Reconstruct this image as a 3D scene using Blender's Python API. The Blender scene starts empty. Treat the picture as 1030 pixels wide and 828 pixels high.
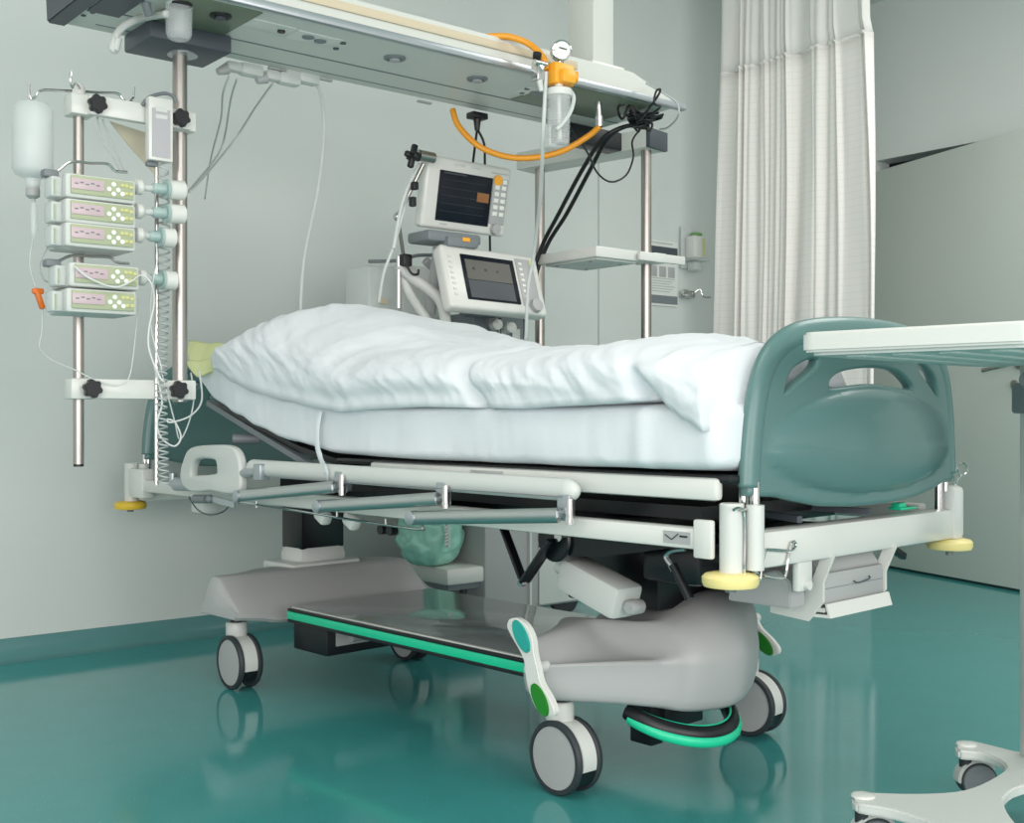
import bpy, bmesh, math, random
from mathutils import Vector, Matrix, noise
random.seed(4)
V = Vector
# ------------------------------------------------------------------ view
F_, HX, HY, CH = 1180.0, 515.0, 416.0, 0.77
TH = math.radians(39.44); BA = math.radians(43.62)
CO, SI = math.cos(TH), math.sin(TH)
S = bpy.context.scene
cd = bpy.data.cameras.new('camera'); cam = bpy.data.objects.new('camera', cd)
S.collection.objects.link(cam); S.camera = cam
cd.sensor_width = 36; cd.lens = F_ / 1030 * 36; cd.shift_y = 2 / 1030; cd.clip_start = .02
cam.location = (0, 0, CH); cam.rotation_euler = (math.pi / 2, 0, -TH)
W = bpy.data.worlds.new('world'); S.world = W; W.use_nodes = True
W.node_tree.nodes['Background'].inputs[0].default_value = (.99, .965, .955, 1)
W.node_tree.nodes['Background'].inputs[1].default_value = .95
S.view_settings.view_transform = 'Standard'; S.view_settings.look = 'None'
S.view_settings.exposure = 0.0; S.view_settings.gamma = 1
try: S.view_settings.use_curve_mapping = False
except Exception: pass
def area(name, loc, target, sx, sy, power, col=(1, 1, 1)):
    l = bpy.data.lights.new(name, 'AREA'); l.shape = 'RECTANGLE'; l.size = sx; l.size_y = sy; l.energy = power; l.color = col
    o = bpy.data.objects.new(name, l); S.collection.objects.link(o); o.location = loc
    o.rotation_euler = (V(target) - V(loc)).to_track_quat('-Z', 'Y').to_euler(); return o
area('unseen_ceiling_light', (.5, .7, 2.8), (.5, .7, 0), 1.8, 1.4, 24, (1, .96, .935))
area('unseen_ceiling_light', (3.9, 1.2, 2.8), (3.9, 1.2, 0), 1.4, 1.4, 34, (1, .96, .935))  # unseen lamp, set here to brighten the poorly lit doorway side
area('front_fill_light', (-2.2, -1.4, 1.35), (1.6, 3.8, 1.4), 3.2, 2.2, 108, (1, .952, .925))  # fill added behind the camera for frontal light on the walls, no window there
area('front_fill_light', (1.3, -2.8, 1.4), (4.6, 2.6, 1.4), 3.0, 2.0, 84, (1, .952, .925))  # second added fill, turned to the right wall and door to lift them

# ------------------------------------------------------------------ materials
def lin(c): return tuple((x / 12.92 if x <= .04045 else ((x + .055) / 1.055) ** 2.4) for x in c)
def rgb(r, g, b): return lin((r / 255, g / 255, b / 255))
def mat(name, c, rough=.5, metal=0, coat=0, trans=0, alpha=1, bump=0, bscale=60, var=0, vscale=6, emit=None, spec=.5):
    m = bpy.data.materials.new(name); m.use_nodes = True
    n = m.node_tree; b = n.nodes['Principled BSDF']
    b.inputs['Base Color'].default_value = (*c, 1); b.inputs['Roughness'].default_value = rough
    b.inputs['Metallic'].default_value = metal; b.inputs['Coat Weight'].default_value = coat
    b.inputs['Transmission Weight'].default_value = trans; b.inputs['Alpha'].default_value = alpha
    b.inputs['Specular IOR Level'].default_value = spec
    tc = n.nodes.new('ShaderNodeTexCoord')
    if var:
        t = n.nodes.new('ShaderNodeTexNoise'); t.inputs['Scale'].default_value = vscale; t.inputs['Detail'].default_value = 4
        n.links.new(tc.outputs['Object'], t.inputs['Vector'])
        r = n.nodes.new('ShaderNodeMapRange'); r.inputs[3].default_value = 1 - var; r.inputs[4].default_value = 1 + var
        n.links.new(t.outputs['Fac'], r.inputs[0])
        x = n.nodes.new('ShaderNodeVectorMath'); x.operation = 'SCALE'; x.inputs[0].default_value = c
        n.links.new(r.outputs[0], x.inputs['Scale']); n.links.new(x.outputs[0], b.inputs['Base Color'])
    if bump:
        t = n.nodes.new('ShaderNodeTexNoise'); t.inputs['Scale'].default_value = bscale; t.inputs['Detail'].default_value = 3
        n.links.new(tc.outputs['Object'], t.inputs['Vector'])
        u = n.nodes.new('ShaderNodeBump'); u.inputs['Strength'].default_value = bump; u.inputs['Distance'].default_value = .002
        n.links.new(t.outputs['Fac'], u.inputs['Height']); n.links.new(u.outputs[0], b.inputs['Normal'])
    if emit:
        b.inputs['Emission Color'].default_value = (*emit[0], 1); b.inputs['Emission Strength'].default_value = emit[1]
    return m
M = {}
M['wall'] = mat('wall_paint', rgb(206, 212, 209), .45, var=.015, vscale=2, bump=.05, bscale=150)
M['ceil'] = mat('ceiling_paint', rgb(205, 212, 206), .8)
M['doorleaf'] = mat('door_laminate', rgb(196, 203, 196), .3)
M['void'] = mat('passage_shade_dark', rgb(66, 72, 74), .6)  # dark tone puts the passage shade into the colour
M['white'] = mat('white_enamel', rgb(216, 217, 212), .28, coat=.2)
M['offwhite'] = mat('off_white_plastic', rgb(205, 208, 204), .38)
M['grey'] = mat('light_grey_plastic', rgb(171, 172, 172), .42)
M['satin'] = mat('satin_chrome_tube', rgb(200, 202, 202), .33, metal=1)
M['mgrey'] = mat('mid_grey_plastic', rgb(120, 126, 130), .45)
M['dgrey'] = mat('dark_grey_plastic', rgb(70, 76, 84), .45)
M['alu'] = mat('beam_white_lacquer', rgb(208, 210, 204), .3)
M['rail'] = mat('brushed_aluminium', rgb(176, 182, 186), .3, metal=.7)
M['chrome'] = mat('chrome_steel', rgb(205, 205, 203), .13, metal=1)
M['steel'] = mat('satin_stainless', rgb(172, 167, 162), .34, metal=1)
M['black'] = mat('black_plastic', rgb(20, 22, 26), .4)
M['blackm'] = mat('black_lacquered_steel', rgb(12, 14, 18), .3)
M['rubber'] = mat('dark_rubber_tyre', rgb(46, 52, 56), .55)
M['teal'] = mat('teal_moulded_plastic', rgb(88, 122, 120), .36, coat=.15)
M['green'] = mat('bright_green_strip', rgb(34, 205, 156), .35)
M['padteal'] = mat('teal_pedal_pad', rgb(36, 160, 150), .45, bump=.6, bscale=200)
M['padgreen'] = mat('green_pedal_pad', rgb(32, 128, 34), .45, bump=.6, bscale=200)
M['yellow'] = mat('pale_yellow_bumper', rgb(238, 222, 150), .4)
M['yellow2'] = mat('yellow_bumper', rgb(226, 190, 60), .4)
M['orange'] = mat('orange_hose', rgb(238, 158, 40), .4)
M['yorange'] = mat('amber_regulator_body', rgb(246, 172, 48), .35)
M['cap'] = mat('orange_clamp', rgb(236, 120, 40), .4)
M['cloth'] = mat('green_cloth', rgb(208, 214, 160), .9, bump=.3, bscale=300)
M['tan'] = mat('tan_paper', rgb(206, 200, 178), .8)
M['tanw'] = mat('cream_wood_trim', rgb(206, 192, 166), .5)
M['clear'] = mat('clear_plastic', rgb(236, 240, 240), .08, alpha=.3)
M['milky'] = mat('milky_translucent_plastic', rgb(226, 231, 230), .3, alpha=.5)
M['milky2'] = mat('translucent_tubing', rgb(222, 227, 225), .25, alpha=.7)
M['tealclear'] = mat('teal_tinted_plastic', rgb(176, 202, 198), .2, alpha=.7)
M['cable'] = mat('white_cable', rgb(214, 216, 214), .4)
M['cableg'] = mat('grey_cable', rgb(180, 186, 184), .4)
M['olive'] = mat('olive_socket_panel', rgb(112, 122, 104), .4)
M['screen'] = mat('dark_screen_glass', rgb(20, 26, 36), .25, spec=.25)
M['screenline'] = mat('dim_trace_line', rgb(52, 58, 66), .4)
M['amberdim'] = mat('amber_readout', rgb(150, 100, 56), .5)
M['screen2'] = mat('grey_display', rgb(92, 92, 86), .35, spec=.2)
M['screen2b'] = mat('slate_display', rgb(70, 76, 82), .35, spec=.2)
M['lcd'] = mat('pinkish_lcd', rgb(200, 178, 184), .3)
M['pgreen'] = mat('green_keypad', rgb(170, 178, 146), .45)
M['key'] = mat('white_key', rgb(232, 234, 228), .4)
M['keyy'] = mat('yellow_key', rgb(206, 204, 140), .4)
M['pink'] = mat('grey_label', rgb(176, 174, 178), .5)
M['bag'] = mat('green_plastic_bag', rgb(158, 216, 198), .35, var=.10, vscale=14, bump=.6, bscale=30)
M['paper'] = mat('white_paper', rgb(222, 224, 220), .7)
M['plate'] = mat('glossy_grey_deck', rgb(150, 158, 158), .12, coat=.5)
def cloth(name, c, extra=0):
    m = mat(name, c, .85, bump=.25, bscale=220, spec=.2); b = m.node_tree.nodes['Principled BSDF']
    b.inputs['Sheen Weight'].default_value = .15
    return m
M['sheet'] = cloth('white_cotton', rgb(222, 226, 230))
def curtain_mat(name, c, mesh=False):
    m = mat(name, c, .85, spec=.2); n = m.node_tree; b = n.nodes['Principled BSDF']
    tc = n.nodes.new('ShaderNodeTexCoord'); sx = n.nodes.new('ShaderNodeSeparateXYZ'); n.links.new(tc.outputs['Object'], sx.inputs[0])
    w = n.nodes.new('ShaderNodeMath'); w.operation = 'MULTIPLY'; w.inputs[1].default_value = 34 if not mesh else 260
    n.links.new(sx.outputs['Z'], w.inputs[0])
    fr = n.nodes.new('ShaderNodeMath'); fr.operation = 'FRACT'; n.links.new(w.outputs[0], fr.inputs[0])
    lt = n.nodes.new('ShaderNodeMath'); lt.operation = 'LESS_THAN'; lt.inputs[1].default_value = .12 if not mesh else .4
    n.links.new(fr.outputs[0], lt.inputs[0])
    mx = n.nodes.new('ShaderNodeMix'); mx.data_type = 'RGBA'; n.links.new(lt.outputs[0], mx.inputs['Factor'])
    mx.inputs['A'].default_value = (*c, 1); mx.inputs['B'].default_value = (*[v * .94 for v in c], 1)
    n.links.new(mx.outputs['Result'], b.inputs['Base Color'])
    if mesh: b.inputs['Alpha'].default_value = .9
    else: b.inputs['Transmission Weight'].default_value = 0
    return m
M['curtain'] = curtain_mat('ribbed_curtain_cloth', rgb(238, 235, 231))
M['mesh'] = curtain_mat('curtain_net_top', rgb(238, 237, 233), True)
def floor_mat():
    m = mat('teal_linoleum', rgb(66, 147, 146), .10, spec=.5); n = m.node_tree; b = n.nodes['Principled BSDF']
    tc = n.nodes.new('ShaderNodeTexCoord')
    v = n.nodes.new('ShaderNodeTexVoronoi'); v.inputs['Scale'].default_value = 130; n.links.new(tc.outputs['Object'], v.inputs['Vector'])
    l = n.nodes.new('ShaderNodeMath'); l.operation = 'LESS_THAN'; l.inputs[1].default_value = .13; n.links.new(v.outputs['Distance'], l.inputs[0])
    ns = n.nodes.new('ShaderNodeTexNoise'); ns.inputs['Scale'].default_value = 40; n.links.new(tc.outputs['Object'], ns.inputs['Vector'])
    g = n.nodes.new('ShaderNodeMath'); g.operation = 'GREATER_THAN'; g.inputs[1].default_value = .55; n.links.new(ns.outputs['Fac'], g.inputs[0])
    k = n.nodes.new('ShaderNodeMath'); k.operation = 'MULTIPLY'; n.links.new(l.outputs[0], k.inputs[0]); n.links.new(g.outputs[0], k.inputs[1])
    n2 = n.nodes.new('ShaderNodeTexNoise'); n2.inputs['Scale'].default_value = 9; n2.inputs['Detail'].default_value = 6; n.links.new(tc.outputs['Object'], n2.inputs['Vector'])
    r2 = n.nodes.new('ShaderNodeMapRange'); r2.inputs[3].default_value = .93; r2.inputs[4].default_value = 1.07; n.links.new(n2.outputs['Fac'], r2.inputs[0])
    sc = n.nodes.new('ShaderNodeVectorMath'); sc.operation = 'SCALE'; sc.inputs[0].default_value = rgb(66, 147, 146); n.links.new(r2.outputs[0], sc.inputs['Scale'])
    mx = n.nodes.new('ShaderNodeMix'); mx.data_type = 'RGBA'; n.links.new(k.outputs[0], mx.inputs['Factor'])
    n.links.new(sc.outputs[0], mx.inputs['A']); mx.inputs['B'].default_value = (*rgb(120, 180, 165), 1)
    n.links.new(mx.outputs['Result'], b.inputs['Base Color'])
    t = n.nodes.new('ShaderNodeTexNoise'); t.inputs['Scale'].default_value = 3; n.links.new(tc.outputs['Object'], t.inputs['Vector'])
    u = n.nodes.new('ShaderNodeBump'); u.inputs['Strength'].default_value = .06; u.inputs['Distance'].default_value = .01
    n.links.new(t.outputs['Fac'], u.inputs['Height']); n.links.new(u.outputs[0], b.inputs['Normal'])
    return m
M['floor'] = floor_mat()
M['cove'] = mat('teal_coved_skirting', rgb(84, 134, 134), .3, var=.05, vscale=20)

# ------------------------------------------------------------------ frames: world = room (x along the back wall, y towards it); bed has its own frame
fx, fy = math.sin(BA), -math.cos(BA); ux, uy = math.cos(BA), math.sin(BA)
def cw(X, Z): return (CO * X + SI * Z, -SI * X + CO * Z)
o_ = cw(.377, 2.025); f_ = cw(fx, fy); u_ = cw(ux, uy)
BED = Matrix(((f_[0], u_[0], 0, o_[0]), (f_[1], u_[1], 0, o_[1]), (0, 0, 1, 0), (0, 0, 0, 1)))
I4 = Matrix.Identity(4)
def B(px, py, W=None, x=None, z=None):      # measured point on a bed plane -> bed coordinates
    dx, dz = (px - HX) / F_, (HY - py) / F_
    if W is not None: t = (W + .377 * ux + 2.025 * uy) / (dx * ux + uy)
    elif x is not None: t = (x + .377 * fx + 2.025 * fy) / (dx * fx + fy)
    else: t = (z - CH) / dz
    r = (t * dx - .377, t - 2.025)
    return V((r[0] * fx + r[1] * fy, r[0] * ux + r[1] * uy, CH + t * dz))
def R(px, py, y=None, x=None, z=None):      # measured point on a room plane -> room coordinates
    dx, dz = (px - HX) / F_, (HY - py) / F_
    if y is not None: t = y / (-SI * dx + CO)
    elif x is not None: t = x / (CO * dx + SI)
    else: t = (z - CH) / dz
    return V((t * (CO * dx + SI), t * (-SI * dx + CO), CH + t * dz))

# ------------------------------------------------------------------ mesh helpers
def cat(pts, res=6, closed=False):
    pts = [V(p) for p in pts]
    if len(pts) < 3: return pts
    n = len(pts); out = []
    rng = range(n) if closed else range(n - 1)
    for i in rng:
        if closed: a, b, c, d = pts[(i - 1) % n], pts[i], pts[(i + 1) % n], pts[(i + 2) % n]
        else: a, b, c, d = pts[max(i - 1, 0)], pts[i], pts[i + 1], pts[min(i + 2, n - 1)]
        for k in range(res):
            t = k / res
            out.append(.5 * ((2 * b) + (c - a) * t + (2 * a - 5 * b + 4 * c - d) * t * t + (3 * b - a - 3 * c + d) * t ** 3))
    if not closed: out.append(pts[-1])
    return out
class MB:
    def __init__(s): s.bm = bmesh.new()
    def merge(s, b):
        me = bpy.data.meshes.new('t'); b.to_mesh(me); b.free(); s.bm.from_mesh(me); bpy.data.meshes.remove(me); return s
    def box(s, c, d, bev=0, rot=None, seg=2):
        b = bmesh.new(); bmesh.ops.create_cube(b, size=1)
        bmesh.ops.scale(b, vec=d, verts=b.verts)
        if bev: bmesh.ops.bevel(b, geom=b.edges[:], offset=min(bev, min(d) * .49), segments=seg, affect='EDGES', profile=.5)
        if rot is not None: bmesh.ops.transform(b, matrix=rot.to_4x4(), verts=b.verts)
        bmesh.ops.translate(b, vec=c, verts=b.verts); return s.merge(b)
    def span(s, a, b_, bev=0):
        a, b_ = V(a), V(b_)
        return s.box((a + b_) / 2, [abs(b_[i] - a[i]) for i in range(3)], bev)
    def beam(s, p0, p1, w, h, bev=0, up=(0, 0, 1)):
        p0, p1 = V(p0), V(p1); x = (p1 - p0); L = x.length; x.normalize(); y = V(up).cross(x).normalized(); z = x.cross(y)
        return s.box((p0 + p1) / 2, (L, w, h), bev, Matrix((x, y, z)).transposed())
    def tube(s, pts, r, seg=8, smooth=True, closed=False, res=6, flat=None, caps=True):
        pts = [V(p) for p in pts]; n0 = len(pts)
        rr = r if isinstance(r, (list, tuple)) else None
        if smooth and n0 > 2:
            P = cat(pts, res, closed)
            if rr: rr = [rr[min(int(i / res), n0 - 1)] * (1 - (i / res) % 1) + rr[min(int(i / res) + 1, n0 - 1)] * ((i / res) % 1) for i in range(len(P))]
        else: P = pts
        b = s.bm; rings = []; n = len(P); nrm = None
        for i, p in enumerate(P):
            if closed: t = P[(i + 1) % n] - P[i - 1]
            else: t = P[min(i + 1, n - 1)] - P[max(i - 1, 0)]
            if t.length < 1e-9: t = V((0, 0, 1))
            t.normalize()
            if nrm is None:
                nrm = t.orthogonal().normalized() if flat is None else (V(flat) - t * V(flat).dot(t)).normalized()
            nrm = (nrm - t * nrm.dot(t))
            nrm = nrm.normalized() if nrm.length > 1e-6 else t.orthogonal().normalized()
            bn = t.cross(nrm); q = rr[i] if rr else r
            if isinstance(q, tuple): qa, qb = q
            else: qa = qb = q
            rings.append([b.verts.new(p + nrm * qa * math.cos(2 * math.pi * k / seg) + bn * qb * math.sin(2 * math.pi * k / seg)) for k in range(seg)])
        m = n if closed else n - 1
        for i in range(m):
            A, C = rings[i], rings[(i + 1) % n]
            for k in range(seg): b.faces.new((A[k], A[(k + 1) % seg], C[(k + 1) % seg], C[k]))
        if not closed and caps: b.faces.new(rings[0][::-1]); b.faces.new(rings[-1])
        return s
    def ov(s, pts, a, b_, flat, seg=12, **k):       # tube with oval section
        n = len(pts); s_r = [(a, b_)] * n
        P = cat(pts, 6) if n > 2 else [V(p) for p in pts]
        old = s.bm; rings = []; nrm = None
        for i, p in enumerate(P):
            t = (P[min(i + 1, len(P) - 1)] - P[max(i - 1, 0)]).normalized()
            nr = (V(flat) - t * V(flat).dot(t)).normalized(); bn = t.cross(nr)
            rings.append([old.verts.new(p + nr * a * math.cos(2 * math.pi * j / seg) + bn * b_ * math.sin(2 * math.pi * j / seg)) for j in range(seg)])
        for i in range(len(P) - 1):
            for j in range(seg): old.faces.new((rings[i][j], rings[i][(j + 1) % seg], rings[i + 1][(j + 1) % seg], rings[i + 1][j]))
        old.faces.new(rings[0][::-1]); old.faces.new(rings[-1]); return s
    def cyl(s, p0, p1, r, r2=None, seg=20):
        return s.lathe([(r, 0), (r2 if r2 is not None else r, (V(p1) - V(p0)).length)], p0, V(p1) - V(p0), seg)
    def lathe(s, prof, o, ax=(0, 0, 1), seg=24, close=True):
        ax = V(ax).normalized(); a = ax.orthogonal().normalized(); c = ax.cross(a); o = V(o); b = s.bm; rings = []
        for r, z in prof:
            rings.append([b.verts.new(o + ax * z + (a * math.cos(2 * math.pi * k / seg) + c * math.sin(2 * math.pi * k / seg)) * max(r, 1e-4)) for k in range(seg)])
        for i in range(len(rings) - 1):
            for k in range(seg): b.faces.new((rings[i][k], rings[i][(k + 1) % seg], rings[i + 1][(k + 1) % seg], rings[i + 1][k]))
        if close: b.faces.new(rings[0][::-1]); b.faces.new(rings[-1])
        return s
    def prism(s, pts, o, au, av, depth, bev=0):     # polygon in plane (au, av) at o, centred thickness along au x av
        b = bmesh.new(); au, av = V(au), V(av); n = au.cross(av).normalized(); o = V(o)
        v = [b.verts.new(o + au * p[0] + av * p[1] - n * depth / 2) for p in pts]
        f = b.faces.new(v); r = bmesh.ops.extrude_face_region(b, geom=[f])
        bmesh.ops.translate(b, vec=n * depth, verts=[e for e in r['geom'] if isinstance(e, bmesh.types.BMVert)])
        bmesh.ops.recalc_face_normals(b, faces=b.faces)
        if bev:
            es = [e for e in b.edges if len(e.link_faces) == 2 and e.calc_face_angle(0) > .5]
            bmesh.ops.bevel(b, geom=es, offset=bev, segments=2, affect='EDGES')
        return s.merge(b)
    def ell(s, c, r, rot=None, u=24, v=14):
        b = bmesh.new(); bmesh.ops.create_uvsphere(b, u_segments=u, v_segments=v, radius=1); bmesh.ops.scale(b, vec=r, verts=b.verts)
        if rot is not None: bmesh.ops.transform(b, matrix=rot.to_4x4(), verts=b.verts)
        bmesh.ops.translate(b, vec=c, verts=b.verts); return s.merge(b)
    def grid(s, fn, nu, nv, closed_v=False):
        b = s.bm; g = [[b.verts.new(fn(i / nu, j / nv)) for j in range(nv if closed_v else nv + 1)] for i in range(nu + 1)]
        m = len(g[0])
        for i in range(nu):
            for j in range(nv):
                b.faces.new((g[i][j], g[i + 1][j], g[i + 1][(j + 1) % m], g[i][(j + 1) % m]))
        return s
FRM = {}
def obj(name, mb, m, parent=None, fr=I4, ang=38, sub=0, sol=0, recalc=True, flip=False):
    bm = mb.bm
    if recalc: bmesh.ops.recalc_face_normals(bm, faces=bm.faces)
    bm.transform(fr)
    if parent is not None: bm.transform(FRM[parent.as_pointer()].inverted())
    me = bpy.data.meshes.new(name); bm.to_mesh(me); bm.free()
    me.polygons.foreach_set('use_smooth', [True] * len(me.polygons)); me.set_sharp_from_angle(angle=math.radians(ang))
    me.materials.append(M[m] if isinstance(m, str) else m)
    o = bpy.data.objects.new(name, me); S.collection.objects.link(o)
    if parent is not None: o.parent = parent; FRM[o.as_pointer()] = FRM[parent.as_pointer()]
    else: FRM[o.as_pointer()] = I4
    if sol: d = o.modifiers.new('s', 'SOLIDIFY'); d.thickness = sol; d.offset = 0
    if sub: d = o.modifiers.new('d', 'SUBSURF'); d.levels = sub; d.render_levels = sub
    return o
def tag(o, label=None, cate=None, group=None, kind=None):
    for k, v in (('label', label), ('category', cate), ('group', group), ('kind', kind)):
        if v: o[k] = v
    return o
def root(name, label, cate, loc, rz=0, group=None, fr=None):
    o = bpy.data.objects.new(name, None); S.collection.objects.link(o); o.empty_display_size = .05
    m = (Matrix.Translation(loc) @ Matrix.Rotation(rz, 4, 'Z')) if fr is None else fr
    o.matrix_world = m; FRM[o.as_pointer()] = m; return tag(o, label, cate, group)
def struct(name, mb, m, parent=None, **k):
    o = obj(name, mb, m, parent, **k)
    if parent is None: o['kind'] = 'structure'
    return o
def shape2d(loops, depth, bev):
    cu = bpy.data.curves.new('c', 'CURVE'); cu.dimensions = '2D'; cu.fill_mode = 'BOTH'; cu.extrude = depth / 2 - bev; cu.bevel_depth = bev; cu.bevel_resolution = 3
    for lp in loops:
        sp = cu.splines.new('POLY'); sp.points.add(len(lp) - 1); sp.use_cyclic_u = True
        for i, p in enumerate(lp): sp.points[i].co = (p[0], p[1], 0, 1)
    o = bpy.data.objects.new('c', cu); S.collection.objects.link(o); dg = bpy.context.evaluated_depsgraph_get(); dg.update()
    me = bpy.data.meshes.new_from_object(o.evaluated_get(dg)); bpy.data.objects.remove(o); bpy.data.curves.remove(cu)
    b = bmesh.new(); b.from_mesh(me); bpy.data.meshes.remove(me); bmesh.ops.remove_doubles(b, verts=b.verts, dist=1e-5); return b
def interp(tab, x):
    if x <= tab[0][0]: return tab[0][1]
    for (a, b), (c, d) in zip(tab, tab[1:]):
        if x <= c:
            t = (x - a) / (c - a); t2 = t * t * (3 - 2 * t) * .5 + t * .5
            return b + (d - b) * t2
    return tab[-1][1]

# ================================================================== ROOM
YW = 3.82; XR = 5.2
struct('floor', MB().span((-3.2, -3.2, -.05), (6.8, YW + .1, 0)), 'floor')
struct('wall_back', MB().span((-3.2, YW, 0), (XR + .1, YW + .12, 2.85)).span((3.64, YW - .012, 0), (XR, YW, 2.85)), 'wall')
mb = MB(); mb.span((XR, 3.42, 0), (XR + .12, YW, 2.85)).span((XR, .9, 2.05), (XR + .12, 3.42, 2.85)).span((XR, -3.2, 0), (XR + .12, .9, 2.85))
struct('wall_right', mb, 'wall')
struct('ceiling', MB().span((-3.2, -3.2, 2.85), (6.8, YW + .1, 2.95)), 'ceil')
struct('passage_shade_1', MB().span((XR + .25, -.6, 0), (XR + .3, 4.2, 2.849)), 'void')      # dark sheet standing in for the shade of the passage behind the doorway
mb = MB(); prof = [(0, 0), (-.055, 0), (-.03, .006), (-.012, .022), (-.006, .04), (-.005, .068), (0, .070)]
mb.prism([(p[0], p[1]) for p in prof], (1.0, YW, 0), (0, 1, 0), (0, 0, 1), 8.2)
struct('baseboard_back', mb, 'cove')
# door leaf standing ajar
d0, d1 = R(890.7, 571, z=0), R(1025.7, 596, z=0); dv = (d1 - d0).normalized(); a0 = d0 - dv * .42; a1 = d0 + dv * 1.25
dn = V((dv.y, -dv.x, 0)); dn = dn if dn.x > 0 else -dn
mb = MB(); c = (a0 + a1) / 2 + dn * .02 + V((0, 0, 1.003)); mb.box(c, ((a1 - a0).length, .04, 1.982), .003, Matrix((dv, V((0, 0, 1)).cross(dv), V((0, 0, 1)))).transposed())
door = struct('door_1', mb, 'doorleaf')
def on_door(px, py):
    dx, dz = (px - HX) / F_, (HY - py) / F_; r = V((CO * dx + SI, -SI * dx + CO, dz)); t = dn.dot(d0 - V((0, 0, CH))) / dn.dot(r)
    return V((0, 0, CH)) + r * t
h0, h1 = on_door(998, 366), on_door(1000, 372)
hb = MB(); a = on_door(1027, 366); b_ = on_door(998, 373)
hb.cyl(a, a - dn * .012, .024).tube([a, a - dn * .05, a - dn * .055 + (b_ - a) * .3, a - dn * .055 + (b_ - a)], .009, 10)
obj('door_handle', hb, 'steel', door)
k0 = on_door(1021, 387); obj('door_lock', MB().lathe([(.02, 0), (.02, .008), (.012, .014)], k0, -dn), 'steel', door)

# curtain
XC = 4.13; y0, y1 = R(872, 100, x=XC).y, R(715, 100, x=XC).y
def cur(z0, z1, amp):
    def fn(u, v):
        z = z0 + (z1 - z0) * v; k = (2.85 - z) / 2.85
        ya = y0 - .015 - .035 * k + .01 * math.sin(z * 3) - (.012 if z < 2.32 else 0); yb = y1 - .07 + .11 * k
        y = ya + (yb - ya) * u + .012 * math.sin(u * 41 + 1.3 * math.sin(z * 1.1))
        w = u * 8.5 + .55 * math.sin(u * 8 + 1) + .22 * math.sin(u * 23) + .10 * math.sin(z * 1.6 + u * 9)
        x = XC + amp * (math.sin(w * 2 * math.pi) * (.6 + .45 * math.sin(u * 14 + 2)) + .3 * math.sin(w * 5.1 * math.pi + 1)) + .006 * noise.noise((u * 20, z * 1.5, 2))
        return V((x, y, z))
    return fn
cu = root('privacy_curtain', 'long white ribbed privacy curtain with net top hanging behind the bed foot', 'curtain', (XC, (y0 + y1) / 2, 0))
obj('curtain_cloth', MB().grid(cur(.32, 2.315, .020), 420, 24), 'curtain', cu, ang=180, sol=.002)
obj('net_top', MB().grid(cur(2.315, 2.80, .014), 420, 8), 'mesh', cu, ang=180, sol=.0015)
obj('hem_band', MB().grid(cur(2.308, 2.322, .021), 420, 1), 'curtain', cu, ang=180, sol=.004)
tr = MB().span((XC - .02, y0 - .6, 2.805), (XC + .02, YW - .002, 2.849), .004); obj('ceiling_track', tr, 'white', cu)

# ================================================================== SUPPLY BEAM
XL, XE = .955, 2.735; ZB = 1.73
bm_ = root('ceiling_supply_beam', 'long white overhead medical supply beam with sockets hung from the ceiling above the bed', 'supply beam', (1.8, 2.7, 1.73))
sec = [(2.93, ZB), (2.885, ZB + .002), (2.88, ZB - .001), (2.78, ZB), (2.775, ZB + .003), (2.77, ZB), (2.54, ZB), (2.535, ZB + .004), (2.535, ZB + .083), (2.62, ZB + .11), (2.88, ZB + .11), (2.94, ZB + .06)]
XM = XE - .17
hb2 = MB().prism([(y, z) for y, z in sec], ((XM + XE) / 2, 0, 0), (0, 1, 0), (0, 0, 1), XE - XM)
for vtx in hb2.bm.verts:
    if vtx.co.x > XE - .001 and vtx.co.z > ZB + .02: vtx.co.z = ZB + .02 + (vtx.co.z - ZB - .02) * .12
obj('beam_housing', MB().prism([(y, z) for y, z in sec], ((XL + XM) / 2, 0, 0), (0, 1, 0), (0, 0, 1), XM - XL), 'alu', bm_, ang=25)
obj('tapered_end', hb2, 'alu', bm_, ang=25)
obj('groove_line', MB().span((XL + .09, 2.882, ZB - .0015), (XE, 2.887, ZB + .004)).span((XL + .09, 2.772, ZB - .0015), (XE, 2.777, ZB + .004)), 'mgrey', bm_)
obj('equipment_rail', MB().span((XL, 2.512, ZB - .003), (XE + .045, 2.532, ZB + .018), .003), 'rail', bm_)
obj('top_strip', MB().span((XL, 2.529, ZB + .047), (2.33, 2.536, ZB + .069), .002), 'tanw', bm_)
obj('end_cap', MB().prism([(2.935, ZB - .006), (2.505, ZB - .006), (2.505, ZB + .09), (2.62, ZB + .115), (2.89, ZB + .115), (2.945, ZB + .06)], (XL + .01, 0, 0), (0, 1, 0), (0, 0, 1), .045, .004), 'dgrey', bm_)
obj('end_cap', MB().prism([(2.80, ZB - .003), (2.53, ZB - .003), (2.53, ZB + .03), (2.8, ZB + .03)], (XL + .075, 0, 0), (0, 1, 0), (0, 0, 1), .085, .004), 'dgrey', bm_)
pl = obj('socket_panel', MB().span((1.13, 2.545, ZB - .003), (R(249, 21, z=ZB).x, 2.765, ZB + .002), .001), 'olive', bm_)
def port(c, r, parent, m1='dgrey', m2='black'):
    p = obj('gas_port', MB().lathe([(r, 0), (r, .004), (r * .75, .007), (r * .6, .003)], c, (0, 0, -1)), m1, parent)
    q = obj('port_core', MB().lathe([(r * .5, 0), (r * .5, .010), (r * .3, .011)], c, (0, 0, -1), 16), m2, parent); return p
port(R(222, 15.5, z=ZB - .003), .026, pl, 'black', 'dgrey')
port(R(182, 4, z=ZB - .003), .026, pl, 'black', 'dgrey')
for q in ((397, 58), (480, 79)): port(R(*q, z=ZB), .030, bm_, 'mgrey', 'grey')
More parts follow.
